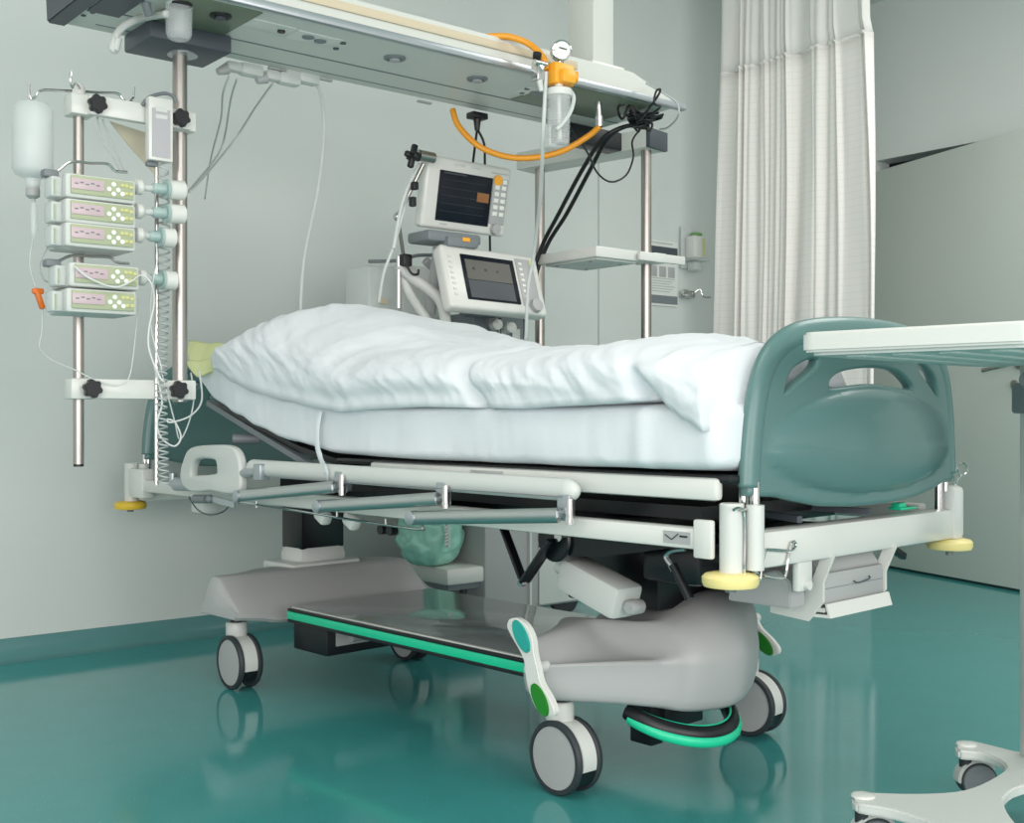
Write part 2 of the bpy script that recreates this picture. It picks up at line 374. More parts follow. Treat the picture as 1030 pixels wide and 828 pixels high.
for (px, py) in ((270, 27),):
    c = R(px, py, z=ZB); s = obj('blank_plate', MB().box(c, (.12, .07, .004), .001), 'white', bm_); obj('plate_dot', MB().lathe([(.010, 0), (.010, .004)], R(283, 31, z=ZB - .002), (0, 0, -1), 12), 'black', s)
for a, b2 in (((310, 37), (322, 41)), ((538, 93), (543, 95))):
    s = obj('socket_plate', MB().box((R(*a, z=ZB) + R(*b2, z=ZB)) / 2, (.13, .075, .004), .001), 'white', bm_)
    for q in (a, b2): obj('socket_slot', MB().lathe([(.016, 0), (.016, .003), (.010, .0035)], R(*q, z=ZB - .002), (0, 0, -1), 16), 'mgrey', s)
for q in ((338, 48.5), (345, 43), (525, 93), (530, 89)): obj('port_hole', MB().lathe([(.008, 0), (.008, .003)], R(*q, z=ZB), (0, 0, -1), 12), 'dgrey', bm_)
for q in ((84, 15), (93, 12)): obj('port_hole', MB().lathe([(.006, 0), (.006, .003)], R(*q, z=ZB), (0, 0, -1), 12), 'dgrey', bm_)
for px in (278, 326, 427): obj('rear_clip', MB().box(R(px, {278: 69.5, 326: 80, 427: 103}[px], z=ZB - .004), (.05, .012, .006), .001), 'grey', bm_)
obj('socket_panel', MB().span((2.27, 2.54, ZB - .003), (2.66, 2.765, ZB + .002), .001), 'olive', bm_)
ga, gb_ = R(602, 102, z=ZB), R(603, 127, y=2.62)
obj('gas_fitting', MB().cyl(ga, gb_.lerp(ga, .35), .010).cyl(gb_.lerp(ga, .4), gb_, .013), 'chrome', bm_)
# pole bracket boxes
bx = obj('pole_mount', MB().span((1.13, 2.755, ZB - .045), (1.345, 2.925, ZB), .006), 'dgrey', bm_)
obj('mount_disc', MB().lathe([(.038, 0), (.038, .004)], (1.25, 2.84, ZB - .045), (0, 0, -1), 32), 'rail', bx)
obj('pole_mount', MB().span((2.575, 2.858, ZB - .063), (2.84, 2.93, ZB), .006), 'black', bm_)
# poles
PX, PY = 1.247, 2.85
obj('hanging_pole', MB().cyl((PX, PY, .80), (PX, PY, ZB - .045), .0185, seg=24), 'steel', bm_)
pR = R(650, 148, y=2.88); obj('hanging_pole', MB().cyl((pR.x, pR.y, .93), (pR.x, pR.y, 1.70), .0185, seg=24), 'steel', bm_)
pF = R(543, 170, x=2.90); obj('hanging_pole', MB().cyl((pF.x, pF.y, 1.02), (pF.x, pF.y, 1.70), .0185, seg=24), 'steel', bm_)
ca, cb = V((pF.x - .012, pF.y + .07, 1.725)), V((pR.x + .012, pR.y - .03, 1.725))
cbm = obj('cross_bar', MB().beam(ca, cb, .11, .065, .003), 'alu', bm_)
obj('cross_bar_end', MB().beam(cb, cb + (cb - ca).normalized() * .018, .112, .067, .003), 'dgrey', cbm)
# ceiling column
q0 = R(573, 60, y=2.80); mb = MB().span((2.478, 2.62, ZB + .10), (2.566, 2.735, 2.849), .005); obj('ceiling_column', mb, 'alu', bm_)
obj('column_flange', MB().span((2.455, 2.60, ZB + .095), (2.595, 2.76, ZB + .118), .004), 'white', bm_)

# hoses, plugs and cables at the beam
def line(name, pts, r, m, label, cate, group=None, seg=8, res=8):
    return tag(obj(name, MB().tube(pts, r, seg, res=res), m, ang=180), label, cate, group)
HG = 'orange gas hoses at the supply beam'
line('gas_hose', [R(455, 110, y=2.92), R(462, 128, y=2.9), R(485, 149, y=2.85), R(520, 159, y=2.8), R(560, 154, y=2.72), R(590, 138, y=2.66), R(603, 127, y=2.62)], .0095, 'orange', 'orange hose sagging beneath the beam between rear edge and right-hand gas fitting', 'hose')
line('gas_hose', [R(490, 37, y=2.56), R(512, 37, y=2.52), R(533, 45, y=2.48), R(546, 58, y=2.44), R(549, 70, y=2.43)], .0095, 'orange', 'orange hose arching over the beam top towards the amber suction regulator', 'hose')
# grey hose loop at the left
line('grey_hose', [R(168, 14, z=ZB - .03), R(150, 17, y=2.75), R(132, 22, y=2.73), R(119, 32, y=2.72), R(113, 47, y=2.72), R(116, 50, y=2.72), R(119, 38, y=2.71)], .009, 'offwhite', 'short pale grey hose looping under the left end of the beam', 'hose')
line('gas_probe', [R(146, -6, y=2.66), R(147, 5, y=2.66), R(150, 15, y=2.67)], .011, 'mgrey', 'grey gas probe plugged beneath the beam beside the grey hose', 'probe')
# mains plugs at rear
def plug(px, py, lab, n=2):
    p = R(px, py, y=2.94); r = root('power_plug', lab, 'plug', p, 0, 'power plugs along the rear of the beam')
    obj('plug_body', MB().box(p, (.07, .04, .035), .012).box(p + V((-.05, 0, -.0)), (.05, .032, .028), .010), 'offwhite', r)
    obj('cable_collar', MB().lathe([(.016, 0), (.009, .03)], p + V((-.07, 0, -.008)), (-1, 0, -.5), 14), 'grey', r); return p
plug(252, 71, 'pale grey power plug furthest left under the rear of the beam')
plug(290, 80, 'rounded grey power plug second from the left under the beam')
plug(309, 79, 'small grey plug whose thick cable drops straight down the wall')
CG = 'thin cables hanging from the wall plugs'
line('power_cable', [R(312, 80, y=2.94), R(322, 92, y=2.97), R(326, 130, y=3.05), R(320, 190, y=3.15), R(306, 260, y=3.25), R(302, 316, y=3.3)], .0055, 'cable', 'white cable dropping from the plugs and curving behind the duvet', 'cable')
line('power_cable', [R(230, 77, y=2.94), R(224, 95, y=3.0), R(222, 120, y=3.2), R(212, 160, y=3.6), R(206, 200, y=3.75)], .003, 'cableg', 'thin grey cable hanging from the leftmost power plug', 'cable')
line('power_cable', [R(274, 84, y=2.94), R(258, 106, y=3.1), R(236, 140, y=3.3), R(205, 178, y=3.0), R(190, 193, y=2.9)], .003, 'cableg', 'thin grey cable slanting from the second plug to the tall steel pole', 'cable')
line('power_cable', [R(238, 80, y=2.94), R(232, 100, y=3.1), R(222, 150, y=3.4), R(190, 192, y=2.92)], .003, 'cableg', 'thin grey cable between the leftmost plug and the tall steel pole', 'cable')
# black plug + cables to monitor
p = R(480, 117, y=2.94); r = root('power_plug', 'black power plug under the beam above the upper monitor', 'plug', p)
obj('plug_body', MB().box(p, (.06, .04, .02), .004).cyl(p, p + V((0, 0, -.045)), .014, .008), 'black', r)
line('monitor_cable', [p + V((0, 0, -.04)), R(478, 145, y=3.0), R(475, 170, y=3.1)], .0042, 'black', 'black cable on the left running from the black plug to the upper monitor', 'cable')
line('monitor_cable', [p + V((0, 0, -.04)), R(487, 145, y=3.0), R(488, 170, y=3.1), R(492, 215, y=3.2), R(493, 255, y=3.2)], .0042, 'black', 'black cable on the right running behind the upper monitor down to the lower one', 'cable')
# black cable bundle
for i, (dx, lab) in enumerate(((0, 'thick black cable nearer the pole, sweeping down from beam to ventilator'), (8, 'thick black cable sweeping down to the ventilator to the right of its twin'))):
    line('equipment_cable', [R(650, 128, y=2.62), R(630, 127, y=2.66), R(606 + dx * .6, 140, y=2.72), R(585 + dx, 172, y=2.85), R(562 + dx, 215, y=3.0), R(545 + dx * .6, 248, y=3.1), R(532 + dx * .4, 290, y=3.15), R(524, 345, y=3.18)], .0075, 'black', lab, 'cable')
line('equipment_cable', [R(572, 126, y=2.72), R(590, 152, y=2.72), R(601, 174, y=2.72), R(615, 183, y=2.72), R(630, 176, y=2.72), R(637, 158, y=2.72), R(636, 142, y=2.7), R(644, 130, y=2.64)], .0032, 'black', 'thin black cable hanging in a loop beside the right-hand pole', 'cable')
line('equipment_cable', [R(640, 125, y=2.58), R(652, 110, y=2.5), R(662, 96, y=2.45), R(664, 90, y=2.44), R(660, 92, y=2.44), R(658, 104, y=2.44), R(664, 108, y=2.46), R(650, 118, y=2.55)], .0035, 'black', 'black cable tied in a small upright loop on the beam end', 'cable')
line('equipment_cable', [R(650, 84, y=2.5), R(668, 94, y=2.44), R(681, 104, y=2.43), R(682, 117, y=2.44), R(672, 128, y=2.55), R(664, 130, y=2.6)], .003, 'cableg', 'thin grey lead running over the right tip of the beam', 'cable')
kn = MB()
for i in range(9):
    c = R(642 + random.uniform(-12, 12), 118 + random.uniform(-5, 5), y=2.62 + random.uniform(-.04, .04))
    kn.tube([c + V((random.uniform(-.05, .05), random.uniform(-.03, .03), random.uniform(-.025, .025))) for _ in range(6)], .0042, 6, closed=True, res=5)
tag(obj('cable_tangle', kn, 'black', ang=180), 'tangled knot of black cables bundled under the right end of the beam', 'cable')

# suction regulator on the rail
rg = R(563, 76, y=2.425); s = root('suction_regulator', 'amber suction regulator with round gauge clipped to the front rail of the beam', 'regulator', rg)
obj('regulator_body', MB().box(rg, (.075, .05, .062), .010).box(rg + V((.0, -.02, -.01)), (.052, .05, .04), .010).cyl(rg + V((.03, -.01, 0)), rg + V((.048, -.018, 0)), .016), 'yorange', s)
gc = R(564, 52, y=2.42); g = obj('gauge', MB().lathe([(.026, 0), (.028, .006), (.028, .03), (.024, .032)], gc + V((.004, .012, 0)), (-.42, -.9, 0), 28), 'chrome', s)
ax = V((-.42, -.9, 0)).normalized()
obj('gauge_face', MB().lathe([(.022, 0), (.022, .002)], gc + V((.004, .012, 0)) + ax * .0325, ax, 28), 'key', g)
gp = gc + V((.004, .012, 0)) + ax * .036; sd = ax.cross(V((0, 0, 1))).normalized()
obj('gauge_needle', MB().beam(gp - sd * .012, gp + sd * .010 + V((0, 0, .004)), .001, .003), 'black', g)
obj('gauge_stem', MB().cyl(rg + V((0, 0, .03)), gc + V((0, 0, -.02)), .010), 'chrome', s)
obj('rail_clamp', MB().box(rg + V((0, .035, 0)), (.05, .04, .045), .004), 'mgrey', s)
jt = R(562, 92, y=2.415); jb = R(557, 146, y=2.415); jb.x = jt.x
s = root('suction_jar', 'clear graduated suction jar with white screw lid hanging below the amber regulator', 'jar', jb)
L = jt.z - jb.z
obj('jar_body', MB().lathe([(.024, 0), (.029, .004), (.031, L * .4), (.033, L * .98)], jb, (0, 0, 1), 28), 'clear', s)
for k in range(7): pass
gr = MB()
for k in range(7): gr.lathe([(.0312, 0), (.0316, .001)], jb + V((0, 0, .02 + k * .016)), (0, 0, 1), 28, False)
obj('graduation', gr, 'cableg', s)
obj('jar_lid', MB().lathe([(.036, 0), (.037, .018), (.020, .024), (.012, .028), (.012, .045)], jt + V((0, 0, -.014)), (0, 0, 1), 28), 'white', s)
obj('dip_tube', MB().cyl(jb + V((.004, 0, .02)), jt, .006, seg=10), 'white', s)
line('suction_tube', [R(572, 90, y=2.40), R(577, 98, y=2.40), R(574, 112, y=2.39), R(566, 124, y=2.385), R(560, 130, y=2.38)], .006, 'milky2', 'short translucent tube curling down beside the suction jar', 'tube')
line('suction_tube', [R(549, 72, y=2.41), R(548, 100, y=2.42), R(546, 140, y=2.45), R(544, 190, y=2.6), R(540, 230, y=2.75), R(536, 262, y=2.83), R(531, 290, y=2.86), R(529, 342, y=2.9)], .0058, 'milky2', 'long translucent tube falling from the beam past both monitors', 'tube', res=10)
vc = R(541, 72, y=2.42); s = root('gas_outlet_valve', 'small chrome and white gas valve on the beam rail left of the regulator', 'valve', vc)
obj('valve_body', MB().box(vc, (.026, .03, .055), .005).cyl(vc + V((-.02, -.01, .02)), vc + V((.02, -.01, .02)), .008), 'chrome', s)
obj('valve_knob', MB().lathe([(.012, 0), (.012, .015)], vc + V((-.004, 0, .035)), (-.3, -.5, .6), 16), 'black', s)
obj('valve_outlet', MB().cyl(vc + V((0, -.005, -.02)), vc + V((.004, -.01, -.055)), .009, .006), 'offwhite', s)

# shelf on the right poles
sx0, sx1, sy0, sy1, sz = 2.69, 2.92, 2.83, 3.13, 1.31
s = root('wall_shelf', 'white instrument shelf clamped between the two right-hand poles', 'shelf', (2.8, 2.98, sz))
obj('shelf_tray', MB().span((sx0, sy0, sz - .018), (sx1, sy1, sz + .018), .004), 'white', s)
obj('shelf_rim', MB().span((sx0 + .02, sy0 + .02, sz - .024), (sx1 - .02, sy1 - .02, sz - .017), .002), 'offwhite', s)
ra = R(600, 261, y=sy0 - .004); rb = R(686, 266, y=sy0 - .004)
obj('front_rail', MB().span((ra.x + .19, sy0 - .02, sz - .016), (rb.x, sy0 - .006, sz + .014), .003), 'white', s)
obj('pole_clamp', MB().span((pR.x - .032, sy0 - .022, sz - .018), (pR.x + .032, pR.y + .03, sz + .016), .006), 'white', s)
for q in ((2.73, 2.9), (2.87, 2.9), (2.73, 3.07), (2.87, 3.07)): obj('screw', MB().lathe([(.006, 0), (.006, .003)], (q[0], q[1], sz - .023), (0, 0, -1), 12), 'mgrey', s)

# ================================================================== WALL ITEMS at the right of the back wall
YA = YW - .016
a, b2 = R(654, 245, y=YA), R(681, 309, y=YA)
s = root('instruction_notice', 'white instruction notice with dark bands on the wall behind the right pole', 'notice', (a.x, YA, b2.z))
obj('notice_sheet', MB().span((a.x - .03, YA - .004, b2.z), (b2.x, YW - .001, a.z + .02)), 'paper', s)
w = b2.x - a.x; hh = a.z - b2.z
obj('dark_header', MB().span((a.x - .03, YA - .006, a.z - .17 * hh), (b2.x - .003, YA - .004, a.z - .03 * hh)), 'dgrey', s)
obj('dark_footer', MB().span((a.x - .03, YA - .006, b2.z + .01), (b2.x - .003, YA - .004, b2.z + .17 * hh)), 'mgrey', s)
ic = MB()
for k in range(3): ic.box((a.x + w * (.1 + .33 * k), YA - .005, a.z - .44 * hh), (.045, .002, .05), .001)
obj('pictogram', ic, 'grey', s)
tl = MB()
for k in range(6): tl.span((a.x, YA - .0055, a.z - hh * (.56 + .042 * k)), (a.x + w * (.9 - .1 * (k % 3)), YA - .004, a.z - hh * (.56 + .042 * k) + .004))
tl.span((a.x, YA - .0055, a.z + .005), (a.x + w * .8, YA - .004, a.z + .011))
obj('text_line', tl, 'cableg', s)
c = R(699, 249, y=3.76); s = root('soap_dispenser', 'white soap bottle with green top on a glass wall bracket by the curtain', 'dispenser', c)
obj('bottle', MB().box(c, (.075, .06, .11), .012), 'white', s)
obj('bottle_cap', MB().box(c + V((.01, 0, .062)), (.045, .04, .018), .006), mat('green_cap', rgb(110, 160, 96), .5), s)
obj('side_label', MB().box(c + V((.0385, 0, 0)), (.002, .04, .08)).box(c + V((.028, -.031, 0)), (.016, .001, .085)), 'keyy', s)
obj('glass_bracket', MB().box(c + V((0, -.002, -.062)), (.11, .09, .008), .002).box(c + V((.0, .03, .0)), (.13, .006, .2), .002).box(c + V((0, 0, -.09)), (.06, .05, .045), .01), 'milky', s)
c = R(694, 296, y=3.77); s = root('wall_tap', 'chrome tap-like wall fitting below the soap bottle', 'fitting', c)
obj('fitting_body', MB().box(c + V((0, .02, 0)), (.07, .05, .035), .006).cyl(c + V((-.05, 0, .01)), c + V((-.02, 0, .01)), .012), 'chrome', s)
obj('lever', MB().tube([c + V((.03, 0, .01)), c + V((.05, -.02, .025)), c + V((.06, -.03, -.01)), c + V((.11, -.03, -.01))], .004), 'chrome', s)

# ================================================================== INFUSION STATION (left)
IX = R(79, 250, y=2.85).x; IY = 2.85
ip = root('infusion_pole', 'slim steel infusion pole with hooks held left of the tall beam pole', 'infusion pole', (IX, IY, .65))
obj('pole_tube', MB().cyl((IX, IY, .648), (IX, IY, 1.55), .0125, seg=20), 'steel', ip)
obj('pole_foot_cap', MB().cyl((IX, IY, .642), (IX, IY, .65), .0122), 'black', ip)
zt = 1.565
obj('top_cap', MB().lathe([(.016, -.02), (.016, .006), (.010, .014)], (IX, IY, 1.55)), 'white', ip)
def hook(pts): obj('hook', MB().tube(pts, .0032, 8), 'chrome', ip)
T = lambda px, py: R(px, py, y=IY)
hook([T(82, 92), T(60, 91), T(41, 91), T(36, 97), T(31, 99), T(29, 92), T(29, 84)])
hook([T(82, 92), T(100, 93), T(118, 94), T(124, 100), T(129, 103), T(134, 98), T(135, 87)])
hook([R(82, 92, y=IY), R(76, 84, y=IY - .05), R(73, 88, y=IY - .09), R(71, 82, y=IY - .1), R(71, 72, y=IY - .1)])
def star(c, ax, r, t, parent, m='black'):
    ax = V(ax).normalized(); a = ax.orthogonal().normalized(); b = ax.cross(a); pts = []
    for k in range(48):
        th = 2 * math.pi * k / 48; q = r * (1 + .12 * math.cos(6 * th)); pts.append((q * math.cos(th), q * math.sin(th)))
    return obj('star_knob', MB().prism(pts, V(c) + ax * t / 2, a, b, t, .002).cyl(V(c) - ax * .012, V(c), r * .5), m, parent)
def arm(name, za, lab, kn1, kn2, zb=None):
    s = root(name, lab, 'clamp arm', ((IX + PX) / 2, IY - .03, za))
    obj('arm_bar', MB().box(((IX + PX) / 2 + .01, IY - .036, za), (PX - IX - .0, .022, .048), .004), 'white', s)
    obj('pole_clamp', MB().box((IX, IY - .006, za), (.058, .058, .05), .005), 'white', s)
    obj('pole_clamp', MB().box((PX + .0, IY - .008, za), (.056, .06, .05), .005), 'white', s)
    for k in (kn1, kn2): star((k, IY - .048, za), (0, -1, 0), .021, .018, s)
arm('clamp_arm', R(130, 116, y=IY).z, 'upper white clamp arm joining the infusion pole to the tall pole', R(97, 105, y=2.8).x, R(181, 119, y=2.8).x)
arm('clamp_arm', R(130, 392, y=IY).z, 'lower white clamp arm with black star knobs near the pillow', R(92, 390, y=2.8).x, R(179, 391, y=2.8).x)
# pumps
def pump(px, py, lab, w=.164):
    c = R(px, py, y=2.70); s = root('infusion_pump', lab, 'infusion pump', c, 0, 'stacked infusion pumps on the pole')
    h = .056; tilt = Matrix.Rotation(math.radians(-12), 3, 'X')
    x0, x1 = c.x, c.x + w; z = c.z
    obj('pump_body', MB().span((x0, 2.715, z - h / 2), (x1, 2.825, z + h / 2), .008).box(((x0 + x1) / 2, 2.71, z), (w, .03, h), .007), 'offwhite', s)
    f = obj('front_panel', MB().box(((x0 + x1) / 2 + .002, 2.694, z + .002), (w - .018, .006, h - .014), .002), 'pgreen', s)
    obj('display', MB().box((x0 + w * .30, 2.6905, z + .004), (w * .46, .003, h * .44), .001), 'lcd', f)
    tk = MB()
    for k in range(5): tk.box((x0 + w * (.14 + .075 * k), 2.6888, z + .004 + .003 * (k % 2)), (w * .05, .001, .003))
    obj('display_digit', tk, 'mgrey', f)
    for (kx, kz) in ((.60, 0), (.665, .012), (.665, -.010), (.73, 0), (.79, -.008)):
        obj('button', MB().lathe([(.0055, 0), (.0055, .002)], (x0 + w * kx, 2.691, z + kz), (0, -1, 0), 12), 'key', f)
    for (kx, kz) in ((.79, .012), (.85, .012), (.85, -.006), (.92, .010), (.92, -.006)):
        obj('button', MB().box((x0 + w * kx, 2.6903, z + kz), (.009, .002, .007), .001), 'keyy', f)
    obj('side_cover', MB().box((x0 - .010, 2.745, z - .002), (.028, .05, h * .84), .005), 'milky2', s)
    obj('side_stripe', MB().box((x0 - .016, 2.7185, z - .004), (.004, .003, h * .6)), 'pgreen', s)
    return c, w
PU = [(65, 185.5, 'topmost infusion pump of the upper stack, under the wire carrying handle'), (65, 211, 'second infusion pump from the top, sandwiched in the upper stack'), (65, 235, 'third infusion pump, lowest of the upper stack of three'), (69, 275.5, 'fourth infusion pump, upper of the lower pair, with a wire handle'), (66, 301.5, 'fifth infusion pump, lowest on the steel pole above the orange clamp')]
pc = [pump(*p) for p in PU]
def handle(px0, px1, pyl, pyh, pyr, ya, lab):
    obj_ = MB().tube([R(px0 - 14, pyl + 6, y=ya), R(px0, pyl, y=ya), R(px0 + 13, pyh, y=ya), R((px0 + px1) / 2, pyh + 1, y=ya), R(px1 - 14, pyh + 2, y=ya), R(px1 - 6, pyr, y=ya), R(px1 + 6, pyr + 1, y=ya)], .0035, 8)
    s = root('carrying_handle', lab, 'handle', R(px0, pyl, y=ya)); obj('wire_bow', obj_, 'chrome', s)
    obj('clamp_block', MB().box(R(px0 - 8, pyl + 3, y=ya), (.035, .03, .018), .004), 'mgrey', s)
handle(58, 122, 172, 163, 172, 2.77, 'chrome wire handle on top of the upper pump stack')
handle(60, 124, 262, 257, 264, 2.77, 'chrome wire handle on top of the lower pump pair')
# syringes in the pumps
for i, (px0, px1, py, lab) in enumerate(((135, 186, 189, 'large white syringe pointing right from the topmost pump'), (135, 186, 213, 'large white syringe pointing right from the second pump'), (135, 176, 237, 'shorter white syringe to the right of the third pump'), (138, 177, 280, 'white syringe to the right of the fourth pump'))):
    a = R(px0, py - 1, y=2.74); b2 = R(px1, py + 3, y=2.74); ax = (b2 - a); L = ax.length; ax.normalize()
    s = root('syringe', lab, 'syringe', a, 0, 'syringes loaded in the pumps')
    obj('pump_pusher', MB().lathe([(.010, 0), (.018, .004), (.019, .016), (.012, .024)], a, ax, 20), 'white', s)
    obj('plunger_rod', MB().cyl(a + ax * .02, a + ax * L * .6, .008), 'milky2', s)
    obj('syringe_barrel', MB().lathe([(.011, 0), (.0135, .004), (.0135, L * .3)], a + ax * L * .35, ax, 20), 'tealclear', s)
    obj('finger_flange', MB().lathe([(.024, 0), (.024, .006), (.02, .01)], a + ax * L * .60, ax, 20), 'tealclear', s)
    obj('barrel_cap', MB().lathe([(.020, 0), (.0235, .003), (.0235, L * .3), (.018, L * .34)], a + ax * L * .66, ax, 24), 'white', s)
# IV bottle left
bc = R(33, 178, y=IY); bt = R(33, 105, y=IY); L = bt.z - bc.z
s = root('infusion_bottle', 'translucent infusion bottle hanging upside down on the far left hook', 'bottle', bc)
obj('bottle_body', MB().lathe([(.014, -.03), (.018, -.005), (.038, .004), (.046, .016), (.046, L * .5), (.045, L * .93), (.038, L)], bc, (0, 0, 1), 32), 'milky', s)
obj('liquid', MB().lathe([(.012, 0), (.03, .006), (.043, .018), (.0435, L * .72)], bc, (0, 0, 1), 32), 'clear', s)
obj('bottle_neck', MB().lathe([(.010, -.05), (.016, -.045), (.016, -.03), (.013, -.02)], bc, (0, 0, 1), 20), 'grey', s)
obj('hanger', MB().tube([bt + V((-.012, 0, -.002)), bt + V((-.01, 0, .02)), R(31, 99, y=IY), bt + V((.008, 0, .02)), bt + V((.012, 0, -.002))], .002), 'cableg', s)
dc = R(34, 236, y=IY); s = root('drip_chamber', 'small clear drip chamber dangling below the left infusion bottle', 'drip chamber', dc)
obj('chamber', MB().lathe([(.003, -.012), (.006, 0), (.008, .01), (.008, .07), (.004, .078)], dc, (0, 0, 1), 16), 'clear', s)
obj('spike', MB().cyl(dc + V((0, 0, .078)), bc + V((0, 0, -.045)), .004), 'cableg', s)
oc = R(39, 300, y=IY); s = root('roller_clamp', 'bright orange roller clamp on the left infusion line', 'clamp', oc)
obj('clamp_body', MB().beam(R(36.5, 292, y=IY), R(43, 311, y=IY), .012, .018, .004, up=(0, 1, 0)).box(R(38, 293, y=IY), (.026, .016, .014), .004), 'cap', s)
TG = 'infusion lines'
line('infusion_line', [dc, R(30, 262, y=IY), R(33, 280, y=IY), R(38, 292, y=IY)], .0016, 'milky2', 'thin clear line from drip chamber to orange clamp', 'tube', seg=6)
line('infusion_line', [R(43, 311, y=IY), R(42, 335, y=IY), R(40, 350, y=IY), R(52, 362, y=IY), R(75, 372, y=2.8), R(100, 384, y=2.79), R(122, 387, y=2.78), R(131, 376, y=2.78), R(136, 340, y=2.78), R(140, 300, y=2.76)], .0016, 'milky2', 'thin clear line sagging from the orange clamp across the lower arm', 'tube', seg=6)
line('pump_cable', [R(48, 248, y=2.8), R(41, 262, y=2.8), R(40, 272, y=2.8), R(45, 282, y=2.8), R(52, 284, y=2.8)], .002, 'cableg', 'grey looped lead at the left side of the pumps', 'cable', seg=6)
line('syringe_line', [R(75, 268, y=2.68), R(90, 280, y=2.675), R(115, 289, y=2.675), R(132, 283, y=2.68), R(142, 277, y=2.7), R(152, 285, y=2.69), R(155, 305, y=2.7), R(150, 330, y=2.7), R(150, 352, y=2.7), R(160, 378, y=2.69), R(165, 384, y=2.68)], .0025, 'cable', 'white tube curling across the fourth pump then down to the arm', 'tube', seg=6)
line('syringe_line', [R(157, 245, y=2.7), R(158, 262, y=2.7), R(153, 290, y=2.71), R(152, 330, y=2.72), R(163, 372, y=2.7)], .002, 'milky2', 'clear tube dropping from the third syringe beside the spiral lead', 'tube', seg=6)
line('pump_cable', [R(98, 118, y=2.84), R(102, 140, y=2.84), R(115, 160, y=2.82), R(121, 172, y=2.8)], .0022, 'cableg', 'grey lead under the upper arm curving to the topmost pump, left of a pair', 'cable', seg=6)
line('pump_cable', [R(103, 120, y=2.84), R(112, 142, y=2.84), R(120, 160, y=2.82), R(125, 172, y=2.8)], .0022, 'cableg', 'grey lead under the upper arm curving to the topmost pump, right of a pair', 'cable', seg=6)
line('pump_cable', [R(143, 106, y=2.8), R(150, 98, y=2.8), R(165, 94, y=2.8), R(174, 97, y=2.8), R(177, 103, y=2.8)], .0045, 'mgrey', 'dark grey lead arched over the small wall-white control unit', 'cable', seg=8)
line('bedside_line', [R(200, 372, y=2.9), R(203, 402, y=2.85), R(192, 418, y=2.8), R(172, 425, y=2.78), R(168, 422, y=2.78), R(176, 425, y=2.78), R(182, 440, y=2.78), R(175, 449, y=2.78), R(162, 440, y=2.78), R(158, 425, y=2.78), R(163, 405, y=2.78), R(158, 380, y=2.78), R(150, 350, y=2.75)], .0024, 'cable', 'white tube knotted in wide loops below the lower arm at the bed head', 'tube', seg=6)
line('bedside_line', [R(160, 365, y=2.8), R(168, 395, y=2.79), R(176, 425, y=2.8), R(181, 442, y=2.8), R(190, 425, y=2.82), R(195, 400, y=2.84), R(192, 375, y=2.86)], .002, 'milky2', 'clear tube hanging in a narrow V beside the spiral lead', 'tube', seg=6)
# control unit hanging right of upper arm
c = R(160, 131, y=2.785); s = root('control_unit', 'flat white control unit with grey label hanging on the upper arm', 'control unit', c)
obj('unit_case', MB().box(c, (.062, .025, .155), .003), 'white', s)
obj('label_panel', MB().box(c + V((0, -.0135, -.01)), (.046, .002, .118)), 'pink', s)
obj('label_window', MB().box(c + V((0, -.0145, .048)), (.03, .002, .012)).box(c + V((0, -.0145, .03)), (.03, .002, .010)), 'offwhite', s)
s = root('paper_bag', 'folded cream paper corner hanging behind the upper clamp arm', 'paper', R(130, 140, y=2.9))
obj('paper_sheet', MB().prism([(0, 0), (.13, -.02), (.12, -.12), (.05, -.055)], R(110, 122, y=2.9), (1, 0, 0), (0, 0, 1), .003), 'tan', s)
# slim drip rod with spiral lead
RX = R(157.5, 300, y=2.80); ra = R(157.5, 166, y=2.80); rb = R(157.5, 488, y=2.80)
s = root('slim_rod', 'slim chrome rod standing beside the bed head with a spiral lead around it', 'rod', rb)
obj('rod_tube', MB().cyl(rb, ra, .0055, seg=12), 'chrome', s)
obj('rod_clip', MB().box(ra + V((-.012, 0, .0)), (.03, .016, .012), .003), 'mgrey', s)
cp = []
zt_, zb_ = R(160, 160, y=2.79).z, R(160, 488, y=2.79).z; n = 44 * 8
for k in range(n + 1):
    th = k * 2 * math.pi / 8; t = k / n; cp.append((RX.x + .012 + .004 * math.sin(t * 7) + .0125 * math.cos(th), RX.y - .012 + .0125 * math.sin(th), zt_ + (zb_ - zt_) * (t ** .85)))
tag(obj('spiral_lead', MB().tube(cp, .0024, 6, smooth=False), 'cableg', ang=180), 'coiled grey telephone-style lead running down along the slim chrome rod', 'cable')
# top drip bottle in front of the tall pole
c = R(180, 38, y=2.62); s = root('infusion_bottle', 'clear plastic bottle hanging upside down in front of the tall beam pole', 'bottle', c)
obj('bottle_body', MB().lathe([(.02, -.005), (.026, 0), (.030, .01), (.031, .07), (.029, .075), (.031, .08), (.031, .16)], c, (0, 0, 1), 28), 'clear', s)
obj('bottle_band', MB().lathe([(.0315, 0), (.0315, .006)], c + V((0, 0, .072)), (0, 0, 1), 28), 'milky2', s)
obj('hanging_loop', MB().tube([c + V((0, 0, .16)), c + V((0, -.01, .2)), V((c.x, 2.46, ZB + .04))], .003), 'cableg', s)

